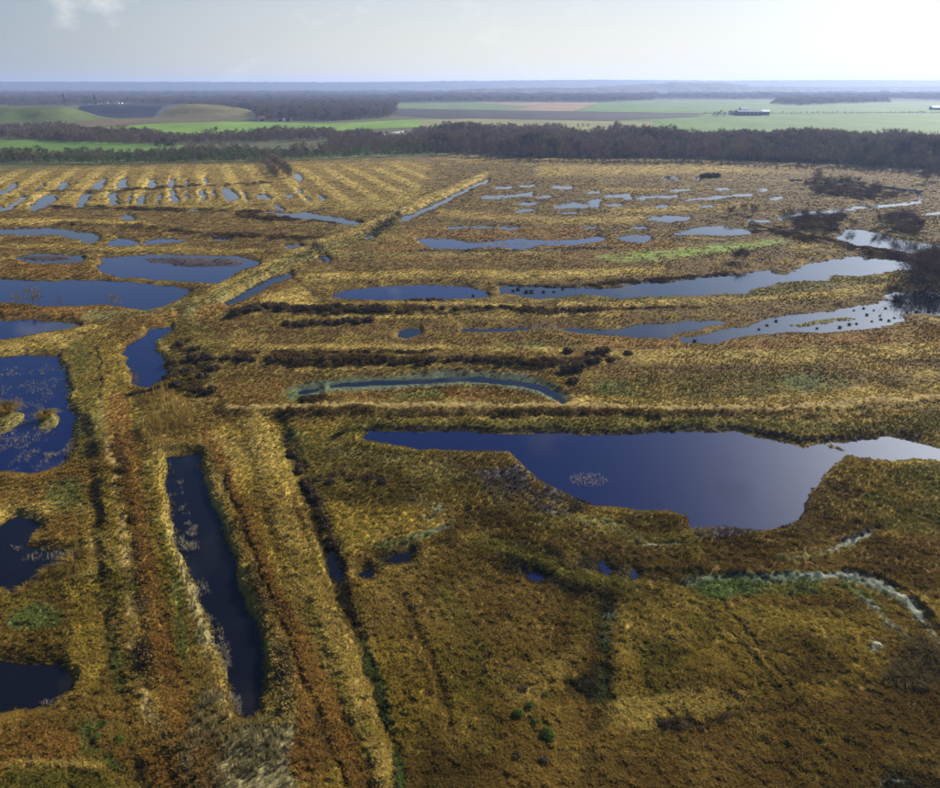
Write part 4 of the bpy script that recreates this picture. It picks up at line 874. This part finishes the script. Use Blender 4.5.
plant(YOUNG, along([(-60,163.5),(120,164),(260,161.5),(430,155)], 85, .8), by_landmark('young tree at the front of the low plantation', PLANTM), 'tree', 'trees along the front of the plantation', .6, 1.0)
plant(HEDGE, along([(60,143),(170,144.5),(260,142),(335,139)], 42, 1.2), 'bare hedgerow tree below the bright green field', 'tree', 'hedgerow trees below the bright field', .8, 1.15)
plant(HEDGE, along([(-60,138.5),(0,139),(70,139.5)], 20, 1.5), 'reddish bare tree in the scrub under the green mound', 'tree', 'scrub trees under the mound', .8, 1.1)
plant(PINE, [(160,154),(168,155.5),(175,154.5),(84,157),(70,158),(40,158.5),(28,159)], ['dark evergreen pine, left of three together in the plantation','tallest dark pine rising from the plantation','dark evergreen pine, right of three together in the plantation','lone dark pine left of the three together','dark pine near the left end of the plantation','right of two dark pines at the far left','leftmost dark pine in the plantation'], 'tree', 'dark pines in the plantation', sizes=[.85,1.05,.8,.6,.62,.66,.6])
plant(PINE, along([(690,150),(780,152),(850,154),(930,156)], 22, 2.0), 'dark green pine among the bare trees of the wood', 'tree', 'pines inside the dark wood', .95, 1.15)
plant(PINE, [(442,150),(450,151),(434,151)], 'dark pine at the left end of the bare wood', 'tree', 'pines at the end of the wood', .8, .95)
plant(SLIM, [(65.6,106),(96.2,106)], ['left of two tall slim dark trees above the landfill','right of two tall slim dark trees above the landfill'], 'tree', 'two tall slim trees on the skyline', sizes=[1.15,1.1])
plant(WILLOW, [(912,283),(922,287),(934,285),(950,288),(966,286),(916,276),(928,275),(942,277),(958,275),(922,268),(938,268),(952,269)], 'bare willow in the dark thicket at the right edge', 'tree', 'willow thicket at the right edge', .85, 1.2)
plant(WILLOW, [(794,230),(808,228),(829,230),(819,221),(842,224),(801,220),(784,226),(852,229)], 'dark bare willow bush between the stream and the right pond', 'bush', 'willow bushes by the stream', .4, .95)
plant(WILLOW, [(806,189),(822,193),(842,194),(860,191),(875,196),(833,186),(856,184),(815,183)], 'dark willow scrub inside the bend of the bright stream', 'bush', 'willow scrub in the stream bend', .45, 1.05)
plant(WILLOW, [(890,226),(902,230),(915,234),(880,228)], 'bare willow bush above the pond with reflections', 'bush', 'willow bushes above the right pond', .6, .9)
plant(WILLOW, [(925,184),(938,181),(950,186),(930,176),(945,172)], 'bare willow standing before the wood on the right', 'bush', 'willows before the wood', .9, 1.3)
plant(WILLOW, [(730,217),(742,214),(752,216)], 'small bare bush beside the lens shaped pool', 'bush', 'bushes by the lens pool', .45, .65)
plant(HEATH, [(703,178.2),(709,178.5),(715,178)], 'low dark bush beside a tiny bright pool far off', 'bush', 'dark bushes by the tiny pool', 2.2, 2.8)
plant(WILLOW, [(398,226),(391,230),(384,234),(376,239)], 'olive bush on the dyke at the foot of the canal', 'bush', 'bushes at the foot of the canal', .5, .7)
plant(WILLOW, [(320,254),(312,257)], ['bush beside the small gleam of water on the dyke','smaller bush left of the gleam of water'], 'bush', None, .45, .6)
plant(HEDGE, along([(262,162),(270,171),(278,180)], 13, .6) + along([(270,162),(282,171),(291,179)], 18, 1.0), 'bare purple scrub tree in the slanting strip below the plantation', 'tree', 'slanting scrub strip', .4, .68)
plant(WILLOW, [(735,262),(743,263)], ['round bush on the bank above the long pale pond','smaller bush beside the round one above the long pond'], 'bush', None, .5, .7)
plant(SCRUB, [(34,304.5),(40,305),(22,303),(16,302.5),(61,304.5),(112,306),(118,306),(134,383),(139,385)], ['tall bare sapling on the near bank of the wide left pond','bare sapling right beside the tall one on the left pond','thin sapling left of the tall one by the left pond','leftmost thin sapling by the wide left pond','lone thin sapling midway along the left pond','pale sapling near the right end of the left pond','second pale sapling near the right end of the left pond','sapling at the foot of the boot shaped pool','smaller sapling at the foot of the boot shaped pool'], 'sapling', 'saplings on the pond banks', sizes=[1.2,1.0,.7,.6,.7,.9,.8,.7,.6])
def heath_row(pts, n, label, group, smin, smax, jv=1.5): plant(HEATH, along(pts, n, jv), label, 'bush', group, smin, smax, sq=.85)
heath_row([(232,318),(270,311),(330,313),(385,313)], 24, 'dark heather bush on the bank below the slim blue pond', 'heather on the upper bank', .9, 1.6)
heath_row([(286,326),(330,325),(372,322)], 12, 'dark heather bush in the short lower row of the upper bank', 'heather in the short row', .8, 1.3)
heath_row([(390,312),(440,313),(500,311),(590,314)], 20, 'low heather bush along the right half of the upper bank', 'heather right along the upper bank', .6, 1.0, 1.0)
heath_row([(404,302),(420,300),(440,301)], 7, 'dark heather bush just below the slim blue pond', 'heather clump below the slim pond', .7, 1.0)
heath_row([(200,363),(300,364),(390,364),(470,365),(560,366)], 40, 'dark heather bush on the bank above the curved channel', 'heather on the lower bank', .6, 1.05)
heath_row([(236,356),(300,355),(440,353)], 14, 'small heather bush along the top edge of the lower bank', 'heather along the bank edge', .45, .7, .8)
plant(HEATH, [(568,355),(590,358),(602,356),(578,371),(566,374),(590,366),(573,384),(597,365),(610,362),(628,356)], ['dark bush at the left of the group below the pale pond','dark bush under the widest one below the pale pond','wide dark bush below the pale pond','dark heather mound right of the curved channel','dark heather mound nearest the end of the curved channel','small dark bush between the two heather mounds','low dark bush at the bend of the curved channel','small bush leaning on the widest one','small dark bush right of the widest one','last small dark bush to the right below the pale pond'], 'bush', 'dark bushes right of the curved channel', sizes=[1.0,.9,1.5,1.4,1.3,.9,.9,.8,.8,.8])
plant(HEATH, [(182,348),(196,352),(206,360),(172,366),(188,374),(204,380),(178,388),(198,394),(210,395),(214,372),(168,378),(192,362)], 'dark bush on the rough ground right of the boot shaped pool', 'bush', 'dark bushes right of the boot pool', .7, 1.2)
plant(HEATH, [(330,486),(352,482),(371,481),(382,486),(306,484)], 'dark rush clump in the hollow left of the big pond', 'bush', 'dark clumps in the hollow', .45, .7)
plant(HEATH, along([(287,445),(300,470),(318,505),(334,548)], 16, 3), 'dark bush down in the ditch beside the yellow strip', 'bush', 'dark bushes along the ditch', .45, .85)
plant(HEATH, [(512,692),(522,694),(578,690),(586,686),(662,728),(682,730),(724,720),(745,713),(545,764),(516,760),(700,733)], 'small dark shrub on the golden foreground grass', 'bush', 'small dark shrubs in the foreground', .25, .42, sq=.7)
plant(GORSE, [(531,709),(518,718),(534,725),(548,738),(545,698),(551,744)], ['topmost bright green bush of the foreground cluster','leftmost bright green bush of the foreground cluster','middle bright green bush of the foreground cluster','largest bright green bush of the foreground cluster','faint small green bush above the bright cluster','small bush at the foot of the largest green one'], 'bush', 'green bushes in the foreground', sizes=[.4,.5,.42,.55,.3,.32], sq=.7)
plant(GORSE, [(118,598),(112,606),(104,728),(120,744),(98,742)], ['small green bush on the left dyke','smaller green bush below the one on the left dyke','upper green bush low on the left','right green bush low on the left','left green bush low on the left'], 'bush', 'green bushes on the left dyke', sizes=[.35,.3,.42,.42,.36], sq=.6)

# sedge tussocks standing in the ponds, reed raft, big reed clumps
def tussock(name, spots, label, group, sizes, mat, cat='tussock', n=110, h=.7, spread=1.0, w=.035):
    protos = []
    for i in range(3):
        V, Fc = blade_tuft(rt, n, 1.0, spread, w, .6); me = bpy.data.meshes.new(name); me.from_pydata(V, [], Fc); me.materials.append(mat); protos.append(me)
    for i, (u, v) in enumerate(spots):
        x, y = to_ground(u, v); o = bpy.data.objects.new(name, protos[i % 3]); COL.objects.link(o); s = sizes[i % len(sizes)]
        z = max(ground_z(x, y), WATER_Z - .02); o.location = (x, y, z); o.rotation_euler = (0, 0, random.uniform(0, 6.28)); o.scale = (s, s * random.uniform(.8, 1.2), s * h)
        tag(o, label[i] if isinstance(label, list) else label, cat, group)
M_DSEDGE = mat_leaf('dark_sedge_leaves', base=(0.040, 0.034, 0.018), trans=0.3, var=.25, vsize=2.0)
M_PALE = mat_leaf('pale_stems', base=(0.42, 0.37, 0.26), trans=0.3, var=.2, vsize=2.0)
tussock('sedge_tussock', [(776,320.6),(767,325),(759,329),(854,310),(867,314.5),(849.5,324),(856.6,323.5),(881,319),(894.5,317.6),(889,320.4),(928.6,311),(928,304.4),(885.6,308),(880,315.4),(907,312),(916.5,311.5),(817,328),(863.7,308),(872,321),(900,306),(840,327),(920,308),(910,303),(874,310)], 'dark sedge tussock standing in the pale pond', 'tussocks in the pale pond', [.55,.42,.46,.36,.5], M_DSEDGE)
tussock('sedge_tussock', [(513,290.6),(526,291.6),(531,291.4),(543.4,291.6),(553.6,291.6),(562.7,288.6),(518,289)], 'dark sedge tussock at the left end of the long pale pond', 'tussocks in the long pond', [.6,.75,.85,.6,.45], M_DSEDGE)
tussock('sedge_tussock', [(473,295.7),(694.6,340.7),(897,298.7)], ['lone tussock in the slim blue pond','lone tussock at the left end of the pale pond','wide tussock in the narrow neck of the pale pond'], 'lone tussocks in ponds', [.6,.6,1.6], M_DSEDGE)
tussock('reed_clump', [(892,682),(900,672),(904,684),(912,664),(914,678),(920,688),(924,670),(928,660),(932,682),(938,672),(944,662),(950,680),(956,670),(908,656),(920,650)], 'brown sedge tussock in the dark clump at the right edge', 'brown sedge clump at the right edge', [.95,.8,1.1,.7,1.0], M_SEDGE, 'sedge', 260, .55, 1.0, .02)
tussock('reed_clump', [(6,414),(46,419),(78,566),(50,576),(28,592)], ['golden sedge islet at the left edge of the navy pond','smaller golden sedge islet in the navy pond','golden reed clump on the bank of the dark left pool','rounded golden clump beside the dark left pool','golden clump at the foot of the dark left pool'], 'golden reed clumps', [2.4,1.6,1.8,1.2,1.2], mat_leaf('gold_sedge_leaves', base=(0.20, 0.135, 0.03), trans=0.35, var=.25, vsize=2.0), 'sedge', 420, .6, 1.0, .016)
def raft():
    V, Fc = [], []
    for i in range(260):
        a = random.uniform(0, 6.283); r = math.sqrt(random.random()); px, py = 2.1 * r * math.cos(a), 1.5 * r * math.sin(a)
        if random.random() > 1.15 - .5 * r: continue
        h = random.uniform(.12, .4); dx, dy = random.uniform(-.22, .22), random.uniform(-.22, .22); k = len(V); w = .022
        V += [(px - w, py, -.05), (px + w, py, -.05), (px + dx, py + dy, h)]; Fc.append((k, k + 1, k + 2))
    o = mesh_obj('reed_raft', V, Fc, M_PALE); x, y = to_ground(588, 479); o.location = (x, y, WATER_Z); tag(o, 'small pale raft of broken reeds alone in the big blue pond', 'reeds')
raft()
# pale dead reeds standing thinly in the dark ponds
EMERGE = [([(-10,372),(40,362),(68,372),(76,420),(68,460),(50,470),(10,472),(-10,440)], 2200), ([(48,400),(78,400),(76,450),(60,466),(44,455)], 1300),
          ([(165,480),(182,480),(196,550),(212,600),(232,660),(244,716),(232,712),(205,640),(176,560)], 2200), ([(176,500),(196,520),(200,560),(184,556)], 400),
          ([(10,545),(60,548),(84,552),(60,560),(20,560)], 160), ([(40,676),(74,676),(74,704),(40,706)], 160), ([(690,526),(760,529),(755,535),(700,536)], 260)]
eu, ev = [], []
for pts, n in EMERGE:
    P_ = np.array(pts, float); a = RNG.uniform(P_[:, 0].min(), P_[:, 0].max(), n * 3); b = RNG.uniform(P_[:, 1].min(), P_[:, 1].max(), n * 3)
    i = np.nonzero(sd_poly(a, b, pts) > 0)[0][:n]; eu.append(a[i]); ev.append(b[i])
ex, ey = to_ground(np.concatenate(eu), np.concatenate(ev)); g = fbm(ex, ey, 2.4, 3, 171) > .5; ex, ey = ex[g], ey[g]; n = len(ex)
es = RNG.uniform(.3, .6, n)
scatter('reeds', np.stack([ex, ey, np.full(n, WATER_Z - .1)], 1), np.stack([es, es, RNG.uniform(.25, .6, n)], 1), np.stack([RNG.normal(size=n) * .35, RNG.normal(size=n) * .35, RNG.random(n) * 6.28], 1), 10 + RNG.integers(0, 3, n), np.array((.34, .30, .21))[None, :] * RNG.uniform(.6, 1.2, (n, 1)), 'thin pale dead reeds standing in the dark ponds', PROTO)

# ------------------------------------------------------------------ woods that read as one mass
def shape_coll(name, protos, mats=None):
    """joined shape of each tree kind, for the far masses"""
    c = bpy.data.collections.new(name)
    for i, r in enumerate(protos):
        V, Fc, mi, ms = [], [], [], []
        for ch in r.children:
            k = len(V); V += [tuple(q.co) for q in ch.data.vertices]; Fc += [tuple(k + j for j in p.vertices) for p in ch.data.polygons]; mi += [len(ms)] * len(ch.data.polygons); ms.append(ch.data.materials[0])
        me = bpy.data.meshes.new(name); me.from_pydata(V, [], Fc)
        for m in ms: me.materials.append(m)
        me.polygons.foreach_set('material_index', mi); o = bpy.data.objects.new('%s%02d' % (name, i), me); c.objects.link(o)
    return c
C_WOOD = shape_coll('wood_shapes', BARE + PINE[:2] + HEDGE[:2]); C_YOUNG = shape_coll('young_shapes', YOUNG + HEDGE[:1]); C_HEDGE = shape_coll('hedge_shapes', HEDGE)
CLEAR = [(376,139),(384,131),(408,129),(412,136),(408,140),(380,141)]
def mass(label, pts, cu, cv, coll, nsh, hs, name='forest', thin=1.0, wide=None, patch=None):
    P_ = np.array(pts, float); u0, u1, v0, v1 = P_[:, 0].min(), P_[:, 0].max(), P_[:, 1].min(), P_[:, 1].max()
    A, B = np.meshgrid(np.arange(u0, u1, cu), np.arange(v0, v1, cv)); a = (A + RNG.random(A.shape) * cu).ravel(); b = (B + RNG.random(A.shape) * cv).ravel()
    ok = (sd_poly(a, b, pts) > 0) & (RNG.random(len(a)) < thin) & (sd_poly(a, b, CLEAR) <= 0); a, b = a[ok], b[ok]; x, y = to_ground(a, b)
    if patch: k = fbm(x, y, patch[0], 3, 191) > patch[1]; x, y = x[k], y[k]
    n = len(x); s = RNG.uniform(hs[0], hs[1], n) * (.5 + .95 * fbm(x, y, 40, 3, 193)); d = np.hypot(x, y); w = s * (1 if wide is None else np.clip(d / wide, 1, 4))
    scatter(name, np.stack([x, y, np.zeros(n)], 1), np.stack([w, w, s], 1), np.stack([np.zeros(n), np.zeros(n), RNG.random(n) * 6.28], 1), RNG.integers(0, nsh, n), None, label, coll); return n
nt = 0
nt += mass('dark bare wood filling the middle distance behind its front trees', [(432,140),(470,138),(560,141),(700,145),(850,148),(1000,151),(1000,172),(850,163),(700,158.5),(560,157.5),(480,154),(432,150)], 3.6, .8, C_WOOD, 10, (.82, 1.08))
nt += mass('low brown scrub fringe at the foot of the wood', [(432,154),(560,161),(700,162),(850,166.5),(1000,177),(1000,184),(850,173),(700,167),(560,165),(432,158)], 4.5, 1.4, C_HEDGE, 4, (.18, .42), thin=.45)
nt += mass('low young plantation behind its front trees', [(-80,156),(120,156.5),(330,153),(432,148),(432,154),(260,160),(120,162.5),(-80,162)], 3.2, .9, C_YOUNG, 5, (.65, .95), thin=.6)
nt += mass('brown scrub wood left of the dark wood', [(330,140),(375,139.5),(432,133),(445,128),(560,131),(560,140),(470,138),(432,148),(330,153)], 4.2, 1.0, C_HEDGE, 4, (.6, .9))
nt += mass('reddish scrub belt under the mound and along the hedge', [(-80,131),(60,130),(100,134),(215,140),(335,134),(335,139),(260,141),(170,143.5),(60,142),(0,137.5),(-80,137)], 3.6, 1.0, C_HEDGE, 4, (.6, .95))
nt += mass('dark blue far wood right of the landfill', [(150,99),(300,97.5),(396,97),(396,112),(388,118),(330,121.5),(262,121),(250,113),(150,106)], 2.2, .6, C_WOOD, 10, (.8, 1.15), wide=800)
nt += mass('far belt of wood behind the stubble fields', [(390,96.5),(520,95),(655,96.5),(655,100.5),(600,102.5),(470,102.3),(390,103.4)], 2.2, .45, C_WOOD, 10, (.9, 1.3), wide=800)
nt += mass('far wood behind the landfill and its slim trees', [(-80,98),(160,98),(160,105),(58,106.5),(-80,106)], 2.4, .6, C_WOOD, 10, (.7, 1.2), wide=800, patch=(120, .28))
nt += mass('blue copse beyond the wide green field', [(768,104.5),(790,99.5),(880,98.5),(890,103),(840,104),(800,106)], 2.0, .5, C_WOOD, 10, (.8, 1.1), wide=900)
nt += mass('scattered woods out to the foot of the hills', [(-150,88.6),(1100,88.6),(1100,101),(880,100),(660,99.5),(390,96),(-150,98)], 2.6, .4, C_WOOD, 10, (.9, 1.4), wide=900, patch=(420, .38))
nt += mass('thin hedge line across the far green fields', [(700,113.3),(1000,112.3),(1000,113.0),(700,114.0)], 4, .4, C_HEDGE, 4, (.2, .3))
plant(HEDGE, [(713,116.8),(716.5,117),(720,116.6),(723.5,117),(768,116.5)], ['leftmost tree of the clump beside the farm','second tree of the clump beside the farm','third tree of the clump beside the farm','rightmost tree of the clump beside the farm','tree at the right end of the farm sheds'], 'tree', 'trees beside the farm', sizes=[.85,.9,1.0,.85,.6])
plant(HEDGE, [(578,128),(583,127.6),(588,127.4)], 'bare tree in the little line in the olive field', 'tree', 'little tree line in the olive field', .35, .5)
for i, (u, v) in enumerate([(66,137),(70,136.5),(124,141.5),(140,140),(215,142),(152,141.5)]):
    plant(HEDGE, [(u, v)], ['tall bare tree at the corner of the mound','second bare tree at the corner of the mound','round crowned bare tree in the hedge','bare tree right of the round crowned one','big bare tree before the bright field','small bare tree in the hedge'][i], 'tree', 'tall hedge trees', sizes=[[1.5,1.3,1.4,1.1,1.35,1.0][i]])
print('mass trees', nt)

# ------------------------------------------------------------------ farm buildings
M_WALL = mat_plain('shed_cladding', (0.085, 0.090, 0.105), var=.15, size=.4); M_ROOFP = mat_plain('pale_sheet_roof', (0.62, 0.63, 0.64), rough=.5, var=.1, size=.3, spec=.4)
M_ROOFD = mat_plain('dark_sheet_roof', (0.16, 0.17, 0.20), rough=.6, var=.15, size=.3); M_WHITE = mat_plain('white_render', (0.72, 0.71, 0.68), var=.08, size=.5); M_TILE = mat_plain('roof_tiles', (0.20, 0.105, 0.075), var=.25, size=.6)
M_DOOR = mat_plain('dark_door', (0.03, 0.03, 0.035), var=.1, size=1); M_GLASS = mat_plain('window_glass', (0.03, 0.035, 0.045), rough=.15, var=.05, size=1, spec=.5)
def box(V, Fc, x0, x1, y0, y1, z0, z1):
    k = len(V); V += [(x, y, z) for z in (z0, z1) for y in (y0, y1) for x in (x0, x1)]
    Fc += [(k, k + 2, k + 3, k + 1), (k + 4, k + 5, k + 7, k + 6), (k, k + 1, k + 5, k + 4), (k + 2, k + 6, k + 7, k + 3), (k, k + 4, k + 6, k + 2), (k + 1, k + 3, k + 7, k + 5)]
def barn(name, label, cat, group, u, v, L_, W_, eave, rise, rz, wall, roof, ndoor, nwin=0):
    x, y = to_ground(u, v); r = empty(name, (x, y, .4)); r.rotation_euler = (0, 0, rz)
    a, b = L_ / 2, W_ / 2; V = [(-a,-b,-.8),(a,-b,-.8),(a,b,-.8),(-a,b,-.8),(-a,-b,eave),(a,-b,eave),(a,b,eave),(-a,b,eave),(-a,0,eave+rise),(a,0,eave+rise)]
    mesh_obj('wall', V, [(0,1,5,4),(2,3,7,6),(1,2,6,9,5),(3,0,4,8,7)], wall, r)
    e = .5; V = []; Fc = []
    for s in (-1, 1):
        k = len(V); V += [(-a-e, s*(b+e), eave-.1), (a+e, s*(b+e), eave-.1), (a+e, 0, eave+rise+.12), (-a-e, 0, eave+rise+.12)]
        V += [(p[0], p[1], p[2] + .25) for p in V[k:k+4]]; Fc += [(k,k+1,k+2,k+3),(k+4,k+5,k+6,k+7),(k,k+1,k+5,k+4),(k+3,k+2,k+6,k+7),(k,k+3,k+7,k+4),(k+1,k+2,k+6,k+5)]
    mesh_obj('roof', V, Fc, roof, r)
    for i in range(ndoor):
        V = []; Fc = []; c = -a + L_ * (i + .5) / ndoor; w = min(2.2, L_ / ndoor * .3); box(V, Fc, c - w, c + w, -b - .06, -b + .05, -.7, eave * .75); mesh_obj('door', V, Fc, M_DOOR, r)
    for i in range(nwin):
        V = []; Fc = []; c = -a + L_ * (i + .5) / nwin; box(V, Fc, c - .6, c + .6, -b - .05, -b + .05, eave * .45, eave * .8); mesh_obj('window', V, Fc, M_GLASS, r)
    tag(r, label, cat, group)
barn('farm_shed', 'longest dark farm shed alone in the far green field', 'shed', 'farm sheds', 748, 115.8, 36, 14, 5.0, 2.4, .04, M_WALL, M_ROOFD, 6)
barn('farm_shed', 'farm shed with a white roof at the right end of the farm', 'shed', 'farm sheds', 763, 115.4, 14, 12, 4.6, 2.4, .04, M_WALL, M_ROOFP, 3)
barn('farm_shed', 'small pale shed behind the longest dark farm shed', 'shed', 'farm sheds', 743, 113.6, 12, 9, 6.2, 2.6, .04, M_WALL, M_ROOFP, 2)
barn('farm_house', 'small pale farm house between the trees and the dark shed', 'house', None, 732, 115.2, 9, 7, 3.2, 2.2, .1, M_WHITE, M_TILE, 1, 3)
barn('farm_shed', 'pale shed alone at the right edge of the far fields', 'shed', None, 935, 110.2, 16, 12, 4.0, 2.4, -.1, M_WALL, M_ROOFP, 3)
for i, (u, w) in enumerate([(97.5,5),(101,7),(104.5,6),(107.5,7),(114.5,6),(118,7),(121.5,6)]):
    barn('white_house', ['first white house from the left on the landfill skyline','second white house from the left on the landfill skyline','third white house from the left on the landfill skyline','fourth white house, last before the gap on the landfill skyline','fifth white house, first after the gap on the landfill skyline','sixth white house, second after the gap on the landfill skyline','rightmost white house on the landfill skyline'][i], 'house', 'white houses on the landfill skyline', u, 104.6, w * .75, 6, 3.2, 1.6, .05 * (i - 3), M_WHITE, M_ROOFP if i % 2 else M_TILE, 1, 2)
barn('white_house', 'bright white hut at the foot of the dark bank', 'hut', None, 59.5, 117.8, 5, 4, 6.0, 1.5, .1, M_WHITE, M_ROOFP, 1, 1)
for i, (u, v) in enumerate([(281,121.4),(288,121.0),(262,121.2)]):
    barn('white_house', ['left white cottage at the edge of the far blue wood','right white cottage at the edge of the far blue wood','cottage at the foot of the olive slope'][i], 'house', 'cottages by the far wood', u, v, 8, 6, 3.0, 2.2, .2 * i, M_WHITE, M_TILE, 1, 2)

# ------------------------------------------------------------------ haze
mh, nth, Nh, Lh = new_mat('haze_air'); oh = Nh('ShaderNodeOutputMaterial'); pv = Nh('ShaderNodeVolumePrincipled')
pv.inputs['Color'].default_value = (0.48, 0.61, 0.97, 1); pv.inputs['Density'].default_value = 0.00015; pv.inputs['Anisotropy'].default_value = 0.3
Lh(pv.outputs[0], oh.inputs['Volume'])
V = []; Fc = []; box(V, Fc, -9900, 9900, -600, 12500, -3, 95)
hz = mesh_obj('haze', V, Fc, mh); tag(hz, 'thin blue haze lying over the plain', kind='stuff')
